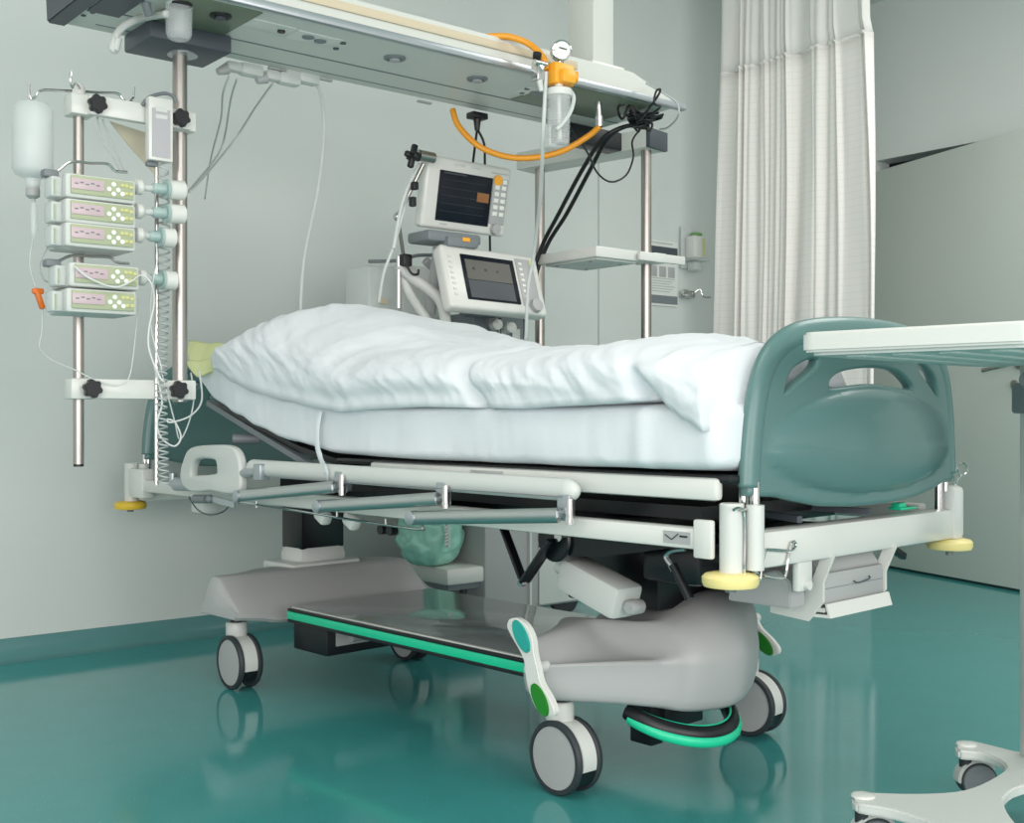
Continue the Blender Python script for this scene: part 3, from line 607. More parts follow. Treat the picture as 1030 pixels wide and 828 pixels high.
# ================================================================== VENTILATOR + MONITORS
s = vent = root('ventilator', 'grey ventilator on a wheeled cart behind the bed carrying the lower tilted screen', 'ventilator', (2.85, 3.5, 0))
obj('cabinet', MB().span((2.59, 3.3, .05), (3.14, 3.66, .60), .012), 'grey', s)
obj('cabinet_panel', MB().span((2.79, 3.288, .06), (2.80, 3.30, .58)).span((2.84, 3.292, .06), (3.12, 3.30, .58), .003), 'offwhite', s)
obj('upper_module', MB().span((2.43, 3.16, .60), (2.655, 3.52, 1.115), .008), 'mgrey', s)
obj('module_divider', MB().span((2.54, 3.152, .9), (2.546, 3.16, 1.10)), 'dgrey', s)
for (px, py) in ((497, 327), (511, 330)):
    c = R(px, py, y=3.14); obj('gas_module_knob', MB().lathe([(.02, 0), (.022, .01), (.018, .035), (.01, .04)], c, (-.3, -1, 0), 18), 'white', s)
for q, d_ in (((505, 336), (.03, .005, .05)), ((519, 336), (.035, .004, .035))): obj('module_label', MB().box(R(*q, y=3.155), d_, .001), 'offwhite', s)
obj('cart_base', MB().span((2.43, 3.31, .165), (2.95, 3.66, .225), .012), 'white', s)
obj('cart_underframe', MB().span((2.45, 3.33, .145), (2.95, 3.64, .165)), 'mgrey', s)
for (wx, wy) in ((2.53, 3.35), (3.02, 3.36), (2.50, 3.60)):
    w = obj('caster', MB().lathe([(.03, -.02), (.05, -.018), (.055, -.012), (.055, .012), (.05, .018), (.03, .02)], (wx, wy, .055), (.5, 1, 0), 24).cyl((wx, wy, .06), (wx, wy, .15), .012), 'rubber', s)
def screen_unit(name, TL, TR, BR, BL, depth, parent, caseM='white'):
    u = ((TR - TL) + (BR - BL)) / 2; v = ((TL - BL) + (TR - BR)) / 2; w, h = u.length, v.length; u.normalize(); v = (v - u * v.dot(u)).normalized(); n = u.cross(v); c = (TL + TR + BR + BL) / 4
    Rm = Matrix((u, v, n)).transposed()
    P = lambda a, b, d=0: c + u * (a - .5) * w + v * (b - .5) * h + n * d
    o = obj(name, MB().box(P(.5, .5, -depth / 2), (w, h, depth), .012, Rm, 3).box(P(.5, .5, -depth * .9), (w * .8, h * .8, depth * .8), .012, Rm), caseM, parent)
    return P, Rm, w, h, o, u, v, n
mo = root('patient_monitor', 'white patient monitor with dark screen and key column above the tilted ventilator screen', 'monitor', R(465, 235, y=3.0))
P, Rm, w, h, case, u, v, n = screen_unit('monitor_case', R(431, 155, y=2.98), R(515, 170, y=2.98), R(508, 239, y=3.02), R(423, 228, y=3.02), .045, mo)
scr = obj('screen', MB().box(P(.46, .47, .001), (w * .62, h * .70, .006), .001, Rm), 'screen', case)
ln = MB()
for k in range(5): ln.box(P(.44, .70 - .11 * k, .005), (w * .52, .0012, .001), 0, Rm)
obj('trace_line', ln, 'screenline', scr)
obj('screen_heading', MB().box(P(.32, .79, .005), (w * .26, .006, .001), 0, Rm), 'screenline', scr)
obj('readout_tile', MB().box(P(.67, .52, .005), (w * .14, h * .13, .001), 0, Rm), 'amberdim', scr)
kp = obj('key_panel', MB().box(P(.87, .50, .002), (w * .18, h * .66, .005), .001, Rm), 'grey', case)
for r_ in range(5):
    for c_ in range(2): obj('key', MB().box(P(.83 + .08 * c_, .70 - .095 * r_, .006), (w * .055, h * .06, .003), .001, Rm), 'key', kp)
obj('alarm_key', MB().lathe([(w * .05, 0), (w * .05, .004)], P(.83, .80, .003), n, 20), 'yorange', case)
obj('alarm_key', MB().box(P(.92, .79, .004), (w * .05, h * .06, .003), .001, Rm), 'key', case)
obj('rotary_knob', MB().lathe([(w * .055, 0), (w * .05, .014), (w * .03, .016)], P(.86, .10, .0), n, 20), 'grey', case)
obj('top_button', MB().box(P(.36, .925, .001), (w * .12, h * .03, .004), .001, Rm).box(P(.56, .925, .001), (w * .12, h * .03, .004), .001, Rm), 'offwhite', case)
nm = MB(); nm.box(P(.25, .08, .001), (w * .08, h * .02, .002), 0, Rm).box(P(.85, .90, .001), (w * .2, h * .015, .002), 0, Rm); obj('name_strip', nm, 'cableg', case)
bc_ = R(447, 241, y=3.04); obj('monitor_bracket', MB().box(bc_, (.21, .12, .035), .01).box(bc_ + V((.02, -.05, -.015)), (.12, .05, .03), .004), 'mgrey', mo)
obj('bracket_sticker', MB().box(bc_ + V((.03, -.0768, -.006)), (.03, .001, .012)), 'yorange', mo)
obj('bracket_post', MB().cyl(bc_ + V((.0, .03, -.01)), (bc_.x + .03, bc_.y + .12, 1.10), .018), 'grey', mo)
P, Rm, w, h, case, u, v, n = screen_unit('display_case', R(440, 244, y=2.98), R(539, 258, y=2.98), R(552, 318, y=2.91), R(456, 308, y=2.91), .05, vent)
scr = obj('display_screen', MB().box(P(.45, .50, .001), (w * .54, h * .72, .006), .001, Rm), 'screen', case)
obj('display_upper_half', MB().box(P(.44, .62, .005), (w * .46, h * .32, .001), 0, Rm), 'screen2', scr)
obj('display_lower_half', MB().box(P(.44, .31, .005), (w * .46, h * .28, .001), 0, Rm), 'screen2b', scr)
cv = MB()
for k in range(3): cv.prism([(0, 0), (.012, .0), (.010, .008 - .002 * k), (.004, .010 - .002 * k)], P(.27 + .12 * k, .62, .006), u, v, .001)
obj('waveform', cv, 'black', scr)
obj('side_keys', MB().box(P(.84, .52, .001), (w * .18, h * .78, .004), .001, Rm), 'grey', case)
for k in range(7): obj('key', MB().box(P(.79, .82 - .09 * k, .004), (w * .035, h * .04, .003), .001, Rm), 'key', case)
obj('alarm_key', MB().box(P(.92, .86, .004), (w * .05, h * .09, .003), .001, Rm), 'keyy', case)
obj('rotary_knob', MB().lathe([(w * .06, 0), (w * .055, .016), (w * .03, .018)], P(.87, .14, .0), n, 20), 'grey', case)
kk = MB()
for k in range(8): kk.box(P(.07, .80 - .085 * k, .001), (w * .03, h * .03, .003), 0, Rm)
obj('left_touch_key', kk, 'offwhite', case)
obj('display_neck', MB().box(R(492, 300, y=3.08), (.14, .16, .12), .01), 'mgrey', vent)
# humidifier chamber
hx = root('humidifier', 'clear plastic breathing humidifier box left of the ventilator screen', 'humidifier', R(410, 330, y=3.2))
obj('clear_case', MB().span((2.10, 3.30, 1.0), (2.225, 3.45, 1.262), .01), 'milky', hx)
obj('lid_bar', MB().tube([R(371, 263, y=3.28), R(400, 262, y=3.26), R(420, 257, y=3.24), R(440, 257, y=3.22)], .006, 8), 'mgrey', hx)
obj('support_plate', MB().span((2.10, 3.30, .965), (2.42, 3.5, .995), .004), 'grey', hx)
obj('back_panel', MB().span((2.235, 3.30, 1.0), (2.40, 3.42, 1.275), .01), 'offwhite', hx)
obj('outlet_stub', MB().box(R(385, 303, y=3.29), (.035, .01, .018)), 'tanw', hx)
line('breathing_tube', [R(401, 266, y=3.1), R(410, 276, y=3.1), R(430, 290, y=3.08), R(443, 303, y=3.05), R(448, 322, y=3.02), R(447, 335, y=3.0)], .018, 'offwhite', 'wide grey-white breathing tube bending down beside the lower screen', 'tube', seg=14)
line('breathing_tube', [R(402, 272, y=3.12), R(410, 292, y=3.12), R(420, 308, y=3.12), R(432, 325, y=3.1)], .016, 'offwhite', 'wide translucent breathing tube running steeply into the duvet', 'tube', seg=14)
line('breathing_tube', [R(428, 262, y=3.2), R(440, 275, y=3.2), R(446, 295, y=3.2), R(444, 312, y=3.2)], .015, 'grey', 'short grey breathing tube arched behind the others', 'tube', seg=14)
line('sensing_line', [R(413, 185, y=3.0), R(405, 215, y=3.0), R(397, 245, y=3.02), R(386, 275, y=3.05), R(381, 305, y=3.08)], .005, 'milky2', 'translucent thin tube falling left of the articulated arm', 'tube')
line('sensing_line', [R(422, 165, y=2.98), R(415, 178, y=2.98), R(406, 200, y=2.99), R(400, 225, y=3.0), R(396, 250, y=3.0)], .006, 'milky2', 'clear tube lying along the upper articulated arm', 'tube')
# articulated arm
s = root('articulated_arm', 'chrome jointed tube holder arm with black star grip left of the monitor', 'support arm', R(401, 310, y=3.1))
J = [R(401, 310, y=3.1), R(401, 258, y=3.1), R(400, 218, y=3.02), R(418, 190, y=3.0), R(428, 162, y=2.98)]
obj('arm_post', MB().cyl(J[0], J[1], .008), 'chrome', s)
obj('arm_lower', MB().cyl(R(406, 258, y=3.08), J[2], .006), 'steel', s)
obj('arm_upper', MB().cyl(J[2], R(426, 165, y=2.97), .007), 'steel', s)
obj('elbow_joint', MB().ell(J[2], (.014,) * 3), 'chrome', s)
obj('cable_clip', MB().box(R(417, 187, y=2.97), (.02, .02, .025), .004).box(R(415, 203, y=2.97), (.018, .02, .03), .004).box(R(408, 262, y=3.08), (.035, .03, .04), .006), 'black', s)
obj('top_joint', MB().cyl(R(421, 156, y=2.95), R(436, 159, y=2.95), .017), 'steel', s)
kc = R(415, 157, y=2.95); obj('grip', MB().cyl(kc + V((.02, 0, 0)), kc + V((-.015, 0, 0)), .012).box(kc, (.018, .018, .075), .005, Matrix.Rotation(.25, 3, 'Y')).box(kc, (.018, .018, .055), .005, Matrix.Rotation(1.8, 3, 'Y')).box(kc, (.018, .05, .018), .005), 'black', s)
obj('hook_clip', MB().tube([R(408, 265, y=3.07), R(414, 275, y=3.06), R(420, 276, y=3.06), R(421, 271, y=3.06)], .004), 'black', s)

# ================================================================== BED
bed = root('hospital_bed', 'electric hospital bed with teal foot board and white frame standing on the teal floor', 'hospital bed', None, fr=BED)
def bo(name, mb, m, parent=None, **k): return obj(name, mb, m, parent or bed, fr=BED, **k)
BW = .81
# casters
def caster(px, py, yaw, r=.075):
    p = B(px, py, z=0)
    cx, cy = p.x, p.y; ax = V((math.cos(yaw), math.sin(yaw), 0)); fw = V((-ax.y, ax.x, 0)); c = V((cx, cy, r)); so = fw * -.018
    h = MB().lathe([(.028, 0), (.030, .004), (.030, .036), (.027, .040)], c + so + V((0, 0, r - .006)), (0, 0, 1), 28)
    pts = [(math.cos(a) * (r - .003), math.sin(a) * (r - .003)) for a in [math.radians(q) for q in range(-15, 181, 6)]] + [(math.cos(math.radians(q)) * .045, math.sin(math.radians(q)) * .045) for q in range(180, -16, -15)]
    h.prism(pts, c, fw, (0, 0, 1), .040, .002)
    o = bo('caster', h, 'offwhite')
    bo('brake_lever', MB().prism([(math.cos(math.radians(q)) * (r - .004), math.sin(math.radians(q)) * (r - .004)) for q in range(-45, -14, 6)] + [(math.cos(math.radians(q)) * .05, math.sin(math.radians(q)) * .05) for q in range(-15, -46, -10)], c, fw, (0, 0, 1), .038, .002), 'black', o)
    for sg in (-1, 1):
        q = c + ax * sg * .0205
        bo('tyre', MB().lathe([(r * .5, 0), (r * .95, 0), (r, .003), (r, .009), (r * .96, .014), (r * .86, .015), (r * .86, .009), (r * .5, .009)], q, ax * sg, 48), 'rubber', o)
        bo('wheel_disc', MB().lathe([(r * .86, .007), (r * .84, .0125), (r * .5, .0145), (.002, .015)], q, ax * sg, 48, True), 'grey', o)
    bo('swivel_stem', MB().cyl(c + so + V((0, 0, r + .03)), c + so + V((0, 0, r + .07)), .016), 'black', o)
    return c
A_ = math.atan2(-1, 0)
caster(241, 692, math.radians(-93)); caster(569, 797, math.radians(-93)); caster(757, 738, math.radians(-86)); caster(413, 663, math.radians(-93))
# deck between base covers
bo('base_deck', MB().span((-1.56, .11, .205), (-.45, .62, .237), .002), 'plate')
bo('deck_edge_strip', MB().span((-1.545, .100, .208), (-.45, .112, .229), .002), 'green')
bo('deck_edge_seal', MB().span((-1.545, .102, .229), (-.45, .115, .2365), .001).span((-1.545, .102, .199), (-.45, .115, .2075), .001), 'black')
bo('deck_trim', MB().span((-1.54, .112, .2365), (-.45, .122, .240), .001), 'offwhite')
bo('central_lock_box', MB().span((-1.56, .13, .12), (-1.40, .50, .205), .006), 'black')
bo('lock_actuator', MB().cyl((-1.39, .2, .17), (-1.39, .34, .17), .018).span((-1.4, .16, .145), (-1.396, .4, .19)), 'grey')
# head base cover
def loft(name, secs, m, dens=5, sub=0, ang=35, bev=0):      # secs: (W, [(x,z)...]) closed loops, densified across the bed
    n = len(secs[0][1]); path = []
    cols = [cat([(w, pr[k][0], pr[k][1]) for w, pr in secs], dens) for k in range(n)]
    mb = MB(); b = mb.bm; rings = [[b.verts.new((cols[k][i].y, cols[k][i].x, cols[k][i].z)) for k in range(n)] for i in range(len(cols[0]))]
    for i in range(len(rings) - 1):
        for k in range(n): b.faces.new((rings[i][k], rings[i][(k + 1) % n], rings[i + 1][(k + 1) % n], rings[i + 1][k]))
    b.faces.new(rings[0][::-1]); b.faces.new(rings[-1]); return bo(name, mb, m, sub=sub, ang=ang)
hs = []
for w, tz, bz in ((-.022, .250, .21), (-.016, .285, .207), (-.008, .305, .206), (.002, .313, .205), (.06, .314, .198), (.12, .314, .186), (.22, .314, .186), (.5, .313, .188), (.64, .31, .19), (.665, .30, .192), (.685, .25, .2)):
    xb = -1.795 - .07 * max(0, min(1, (w - .05) / .15))
    hs.append((w, [(xb, bz), (xb, bz + .02), (xb + .02, tz - .012), (xb + .03, tz - .003), (-1.755, tz), (-1.735, tz), (-1.722, tz - .004), (-1.714, tz - .012), (-1.615, bz + .022), (-1.610, bz + .008), (-1.617, bz), (-1.70, bz)]))
loft('head_base_cover', hs, 'grey', 3)
bo('column_collar', MB().span((-1.895, .29, .30), (-1.765, .465, .372), .03).span((-1.92, .25, .295), (-1.745, .50, .325), .014), 'offwhite')
bo('lift_column', MB().span((-1.885, .30, .36), (-1.775, .455, .56), .006), 'blackm')
# foot base cover, sculpted
fs = []
for w, xf, rz, bz, xb in ((-.030, -.445, .288, .215, -.475), (-.022, -.432, .305, .203, -.49), (.0, -.418, .310, .196, -.50), (.06, -.378, .318, .188, -.52), (.12, -.336, .325, .180, -.55), (.17, -.300, .333, .172, -.58), (.195, -.280, .338, .168, -.58), (.22, -.255, .346, .162, -.60), (.28, -.238, .372, .157, -.60), (.35, -.232, .392, .155, -.62), (.42, -.255, .392, .158, -.62), (.49, -.290, .372, .163, -.60), (.56, -.340, .345, .170, -.58), (.63, -.38, .322, .178, -.55), (.69, -.43, .305, .188, -.52), (.71, -.46, .28, .20, -.50)):
    sm = lambda t: max(0, min(1, t)) ** 2 * (3 - 2 * max(0, min(1, t)))
    g = sm((w - .165) / .07) * sm((.62 - w) / .14)
    conc = (1 - g) * .026
    xr = -.492 + .17 * g
    L_ = lambda t, a, b: a + (b - a) * t
    fs.append((w, [(xb, bz), (xb - .002, rz - .03 - .06 * g), (xb + .012, rz - .004 - .065 * g), (L_(.5, xb, xr), rz - .035 * g), (xr, rz), (xr + .012, rz - .005),
        (L_(.35, xr, xf) + g * .02, L_(.35, rz, .270) - conc + g * .022), (L_(.68, xr, xf) + g * .022, L_(.68, rz, .270) - conc * .9 + g * .02), (xf - .004 + g * .012, .276 + g * .016), (xf + .004 + g * .010, .268), (xf - .003 + g * .016, .258), (xf - .003 + g * .012, L_(.5, .255, bz)), (xf - .006, bz + .008), (xf - .014, bz)]))
loft('foot_base_cover', fs, 'grey', 5, 1, 60)
# foot bumper ring
ring = []
for k in range(25):
    t = k / 24; a = math.pi * (-.5 + t); ring.append(V((-.375 + .130 * math.cos(a), .30 + .135 * math.sin(a), .158 - .044 * math.cos(a))))
bo('foot_bumper', MB().ov(ring[::1], .018, .016, (0, 0, 1)), 'black')
bo('bumper_strip', MB().ov([p + V((.010, (p.y - .285) * .05, -.012)) for p in ring], .012, .010, (0, 0, 1)), 'green')
bo('bumper_strip', MB().tube([p + V((-.004, 0, .017)) for p in ring], .0028, 8), 'green')
bo('lock_linkage', MB().span((-.43, .235, .072), (-.37, .275, .20), .004).span((-.40, .27, .10), (-.36, .40, .16), .004), 'black')
# pedals
def pedal(W, loc, top, M1, flip=1):
    (x0, z0), (x1, z1) = loc; d = V((x1 - x0, 0, z1 - z0)); L = d.length; d.normalize(); nn = V((-d.z, 0, d.x))
    prof = [(0, .004), (.04 * L, .018), (.16 * L, .026), (.30 * L, .024), (.42 * L, .018), (.55 * L, .021), (.68 * L, .021), (.84 * L, .024), (.96 * L, .014), (L, .003)]
    q = [(a, b) for a, b in prof] + [(a, -b) for a, b in prof[::-1]]
    q = [(p.x, p.y) for p in cat([(a, b + .014 * math.sin(a / L * 2 * math.pi), 0) for a, b in q], 3, True)]
    o = bo('foot_pedal', MB().prism(q, (x0, W, z0), d, nn, .016, .003), 'white')
    bo('pedal_pivot', MB().cyl((x0 + d.x * L * .55 - .02, W, z0 + d.z * L * .55), (x0 + d.x * L * .55 - .02, W + .05, z0 + d.z * L * .55), .012), 'offwhite', o)
    def pad(a0, a1, m):
        k = []
        for j in range(20):
            th = j * math.pi / 10; k.append(((a0 + a1) / 2 * L + (a1 - a0) / 2 * L * math.cos(th), .0175 * math.sin(th) + .014 * math.sin((a0 + a1) / 2 * 2 * math.pi)))
        bo('pedal_pad', MB().prism(k, (x0, W - .009 * flip, z0), d, nn, .006, .002), m, o)
    if M1: pad(.04, .38, 'padteal')
    pad(.64, .97, 'padgreen')
pedal(-.06, ((-.485, .36), (-.362, .192)), True, True)
pedal(.79, ((-.60, .335), (-.425, .182)), True, False)
# main frame
bo('side_rail_beam', MB().span((-2.2, -.015, .530), (-.06, .02, .568), .006), 'white')
bo('side_rail_beam', MB().span((-2.2, .79, .530), (-.06, .825, .568), .006), 'white')
bo('foot_cross_beam', MB().span((-.03, .02, .495), (.018, .80, .562), .010), 'white')
bo('head_cross_beam', MB().span((-2.28, .02, .495), (-2.22, .80, .562), .010), 'white')
bo('frame_label', MB().span((-.135, -.0165, .538), (-.075, -.0145, .560)), 'grey')
bo('label_arrow', MB().beam((-.13, -.0175, .553), (-.115, -.0175, .545), .001, .0015).beam((-.115, -.0175, .545), (-.10, -.0175, .556), .001, .0015).beam((-.097, -.0175, .552), (-.08, -.0175, .552), .001, .003), 'black')
bo('corner_plate', MB().span((-.062, -.025, .517), (-.022, -.012, .585), .004), 'white')
def post(x, w, m='yellow', s=1):
    o = bo('corner_post', MB().cyl((x, w + .004, .492), (x, w + .004, .612), .0215).cyl((x + .03 * s, w + .03, .50), (x + .03 * s, w + .03, .612), .016).lathe([(.0215, 0), (.019, .003)], (x, w + .004, .612)), 'offwhite')
    bo('bumper_disc', MB().lathe([(.034, -.002), (.046, 0), (.049, .006), (.049, .016), (.044, .021), (.03, .024)], (x, w, .472), (0, 0, 1), 40), m, o)
    bo('disc_hub', MB().cyl((x, w, .462), (x, w, .474), .010), 'mgrey', o)
    bo('board_pin', MB().cyl((x - .012, w + .055, .57), (x - .012, w + .055, .65), .009).cyl((x + .012, w + .055, .57), (x + .012, w + .055, .65), .009), 'chrome', o)
    return o
post(0, 0); bo('corner_post', MB().box((0, BW + .0, .552), (.05, .05, .118), .012), 'offwhite')
bo('bumper_disc', MB().lathe([(.034, -.002), (.046, 0), (.049, .006), (.049, .016), (.044, .021), (.03, .024)], (0, BW, .472), (0, 0, 1), 40), 'yellow')
bo('disc_hub', MB().cyl((0, BW, .458), (0, BW, .474), .008), 'mgrey')
bo('board_pin', MB().cyl((-.0, BW - .05, .56), (-.0, BW - .05, .65), .009).cyl((.0, BW - .02, .6), (.0, BW - .02, .65), .007), 'chrome')
post(-2.28, 0, 'yellow2'); post(-2.28, BW, 'yellow2')
bo('head_corner_bracket', MB().span((-2.25, -.02, .51), (-2.16, .02, .60), .006), 'white')
# boards
def sym(pts, c=.42): return pts + [(2 * c - a, b) for a, b in pts[::-1]]
out = sym([(.045, .634), (.048, .70), (.060, .78), (.078, .838), (.106, .876), (.15, .903), (.205, .918), (.30, .926), (.40, .929)])
low = [(.785, .629), (.74, .630), (.70, .620), (.60, .607), (.5, .601), (.42, .600), (.34, .601), (.24, .607), (.16, .620), (.11, .630), (.07, .632)]
ol = [(p.x, p.y) for p in cat([(a, b, 0) for a, b in out], 3)] + low
def loopc(pts): return [(p.x, p.y) for p in cat([(a, b, 0) for a, b in pts], 5, True)]
hole = loopc([B(817, 389, x=0)[1:3], B(820, 378, x=0)[1:3], B(833, 369.5, x=0)[1:3], B(860, 366, x=0)[1:3], B(885, 370, x=0)[1:3], B(902, 384, x=0)[1:3], B(904, 394, x=0)[1:3], B(898, 396, x=0)[1:3], B(862, 391, x=0)[1:3], B(822, 395, x=0)[1:3]])
slot = [B(777, 401, x=0)[1:3], B(778, 384, x=0)[1:3], B(784, 369, x=0)[1:3], B(796, 359.5, x=0)[1:3], B(806, 357, x=0)[1:3], B(811, 362, x=0)[1:3], B(807, 373, x=0)[1:3], B(792, 388, x=0)[1:3]]
slotL = loopc(slot); slotR = loopc([(.84 - a, b) for a, b in slot])
bt2 = lambda W: .025 * max(0, 1 - ((W - .42) / .40) ** 2)
def bulge(a, z):
    dz = (z - .705) / (.112 if z > .705 else .088); q = ((a - .42) / .335) ** 2 + dz * dz
    return .034 * max(0, 1 - q) ** (.75 if z > .705 else .5)
def board(x0, sg):
    b = shape2d([ol, hole, slotL, slotR], .026, .009)
    for k in range(1, 56): bmesh.ops.bisect_plane(b, geom=b.verts[:] + b.edges[:] + b.faces[:], plane_co=(k * .015, 0, 0), plane_no=(1, 0, 0))
    for k in range(1, 36): bmesh.ops.bisect_plane(b, geom=b.verts[:] + b.edges[:] + b.faces[:], plane_co=(0, .60 + k * .0085, 0), plane_no=(0, 1, 0))
    for vtx in b.verts:
        a, z, d = vtx.co; vtx.co = V((x0 + sg * (bt2(a) + d + (bulge(a, z) if d > .005 else 0)), a, z))
    mb = MB(); mb.merge(b)
    return bo('foot_board' if sg > 0 else 'head_board', mb, 'teal', ang=70)
for x0, sg in ((0, 1), (-2.25, -1)):
    o = board(x0, sg)
    edge = [(.05, .64), (.054, .70), (.066, .78), (.084, .838), (.112, .876), (.155, .903), (.21, .918), (.30, .928), (.42, .932)]
    edge = edge + [(.84 - a, b) for a, b in edge[-2::-1]]
    bo('board_rim', MB().ov([(x0 + sg * bt2(a), a, b) for a, b in edge], .017, .025, (1, 0, 0), 16), 'teal', o, ang=180)
# mattress platform
bo('platform_side_rail', MB().span((-1.02, -.012, .617), (-.022, .012, .657), .008), 'white')
bo('platform_side_rail', MB().span((-1.15, .80, .615), (-.02, .824, .655), .008), 'white')
bo('platform_panel', MB().span((-1.17, .0, .648), (.0, .83, .662), .003), 'blackm')
PB = [(-1.17, .655), (-1.35, .685), (-1.55, .735), (-1.75, .81), (-1.86, .88)]
bo('backrest_panel', MB().prism([(a, b + .0) for a, b in PB] + [(a - .004, b - .016) for a, b in PB[::-1]], (0, .415, 0), (1, 0, 0), (0, 0, 1), .80), 'blackm')
bo('platform_label', MB().span((-.66, -.0145, .622), (-.56, -.0115, .650), .001), 'grey')
bo('label_symbol', MB().lathe([(.006, 0), (.006, .001)], (-.61, -.0145, .637), (0, -1, 0), 12), 'black')
bo('underbed_tray', MB().span((-1.5, .05, .575), (-.1, .78, .60)), 'blackm')
for xa, xb_ in ((-1.5, -1.42), (-.95, -.88), (-.35, -.27)): bo('cross_member', MB().span((xa, .02, .53), (xb_, .79, .57), .004), 'blackm')
bo('backrest_strut', MB().beam((-1.84, .03, .80), (-1.12, .0, .59), .02, .015).cyl((-1.66, .0, .70), (-1.62, .06, .70), .014), 'mgrey')
bo('motor_housing', MB().span((-.55, .3, .41), (-.16, .62, .53), .01).span((-.3, .12, .44), (-.16, .72, .52), .01), 'blackm')
bo('black_rod', MB().beam((-1.0, .2, .60), (.01, .45, .575), .012, .012).beam((-.9, .5, .60), (.01, .2, .575), .012, .012), 'dgrey')
# struts (V) and pivot
v0, v1, v2 = B(506, 530, W=.03), B(527, 586, W=.03), B(556, 543, W=.03)
bo('folding_link', MB().beam(v0, v1, .008, .022, .003, up=(0, 1, 0)), 'blackm'); bo('folding_link', MB().beam(v1, v2, .010, .030, .003, up=(0, 1, 0)), 'blackm')
bo('link_bolt', MB().cyl(v1 + V((0, -.012, 0)), v1, .008).cyl(B(561, 540, W=.03), B(561, 540, W=.03) + V((0, .02, 0)), .010), 'chrome')
bo('pivot_hub', MB().lathe([(.042, 0), (.046, .004), (.046, .05)], B(556, 543, W=.04), (0, 1, 0), 28).prism([B(q[0], q[1], W=.06).xz[:] for q in ((548, 528), (575, 527), (620, 540), (700, 548), (640, 556), (600, 560), (570, 558), (545, 550))], (0, .06, 0), (1, 0, 0), (0, 0, 1), .02), 'blackm')
a, b2 = B(562, 548, W=.10), B(642, 598, W=.12)
q1, q2 = B(580, 578, W=.12), B(632, 607, W=.12)
dd = (q2 - q1).normalized()
bo('lift_actuator', MB().beam(q1 - dd * .02, q2 + dd * .0, .07, .082, .012, up=(0, 1, 0)).cyl(q1 - dd * .05 , q1, .018), 'offwhite')
bo('actuator_rod', MB().cyl(B(556, 545, W=.1), q1, .011), 'chrome')
bo('actuator_end', MB().lathe([(.012, -.02), (.015, -.016), (.015, .016), (.012, .02)], q2 + dd * .018, (0, 1, 0), 20), 'grey')
bo('rear_lift_lever', MB().beam(B(625, 560, W=.3), B(668, 602, W=.3), .02, .03, .003, up=(0, 1, 0)).beam(B(626, 540, W=.3), B(640, 570, W=.3), .03, .05, .003, up=(0, 1, 0)), 'blackm')
bo('lever_plate', MB().span((-.36, .36, .42), (-.33, .40, .53)).cyl(B(661, 603, W=.28), B(661, 603, W=.3), .010), 'grey')
bo('crank_handle', MB().tube([B(690, 552, W=.12), B(676, 554, W=.12), B(670, 560, W=.12), B(675, 568, W=.12)], .006).cyl(B(675, 568, W=.12), B(678, 574, W=.12), .007), 'satin')
bo('crank_grip', MB().cyl(B(677, 568, W=.12), B(694, 603, W=.12), .009), 'black')
bo('foot_lift_column', MB().span((-.60, .22, .36), (-.34, .56, .58), .006), 'blackm')
# folded side guard
def bar(px0, px1, y0p, y1p, W_, a, b_, name, m, nseg=3):
    pts = [B(px0 + (px1 - px0) * i / nseg, y0p + (y1p - y0p) * i / nseg, W=W_) for i in range(nseg + 1)]
    return bo(name, MB().ov(pts, a, b_, (0, 1, 0), 16), m, ang=60)
gb = bar(256, 572, 470.5, 493, -.055, .018, .0215, 'side_guard_bar', 'offwhite')
for q in ((256, 470.5), (571, 493.5)): bo('guard_bar_end', MB().ell(B(*q, W=-.055), (.03, .018, .0215)), 'offwhite', gb)
bo('guard_bar_groove', MB().beam(B(262, 479.5, W=-.0735), B(566, 500, W=-.0735), .002, .002), 'mgrey', gb)
for (p0, p1, br) in (((240, 499), (336, 490), (341, 490)), ((321, 509.5), (440, 502), (444, 502)), ((415, 521), (562, 518.5), (567, 517))):
    o = bo('guard_link', MB().ov([B(*p0, W=-.085), B(*p1, W=-.085)], .008, .0145, (0, 1, 0), 16), 'satin', ang=60)
    bo('link_end', MB().lathe([(.010, -.012), (.0155, -.010), (.0155, .010), (.010, .012)], B(*p0, W=-.085), (0, 1, 0), 24), 'rail', o)
    c = B(*br, W=-.07); bo('link_bracket', MB().box(c + V((0, .006, .012)), (.032, .018, .050), .003).cyl(c + V((0, -.02, 0)), c, .007), 'rail', o)
    bo('bracket_pin', MB().cyl(c + V((.024, -.008, -.018)), c + V((.024, -.008, .03)), .008), 'chrome', o)
c = B(263, 475, W=-.07); bo('link_bracket', MB().box(c, (.034, .03, .042), .003).cyl(B(245, 476, W=-.065), c, .012), 'rail')
# grip plate at the head end
hp = lambda q: B(q[0], q[1], W=-.065).xz[:]
og = loopc([hp(q) for q in ((192, 490), (186, 480), (189, 464), (196, 453), (218, 450.5), (235, 452), (242, 461), (244, 478), (243, 492), (232, 494), (215, 491), (202, 492))])
hg = loopc([hp(q) for q in ((195, 480), (196, 466), (202, 459), (216, 459), (222, 463), (223, 477), (217, 480), (204, 481))])
sb = shape2d([og, hg], .026, .008)
for vv in sb.verts: a_, z_, d_ = vv.co; vv.co = V((a_, -.065 + d_, z_))
mb = MB(); mb.merge(sb); gp = bo('guard_grip', mb, 'offwhite', ang=60)
bo('grip_hinge', MB().cyl(B(178, 487, W=-.05), B(200, 487, W=-.05), .020).cyl(B(174, 476, W=-.05), B(174, 489, W=-.05), .011), 'rail')
bo('release_spring', MB().cyl(B(196, 502, W=-.06), B(208, 502, W=-.06), .012).ell(B(211, 502, W=-.06), (.012,) * 3), 'mgrey')
bo('lock_box', MB().box(B(206, 507, W=-.0), (.07, .05, .05), .006), 'offwhite')
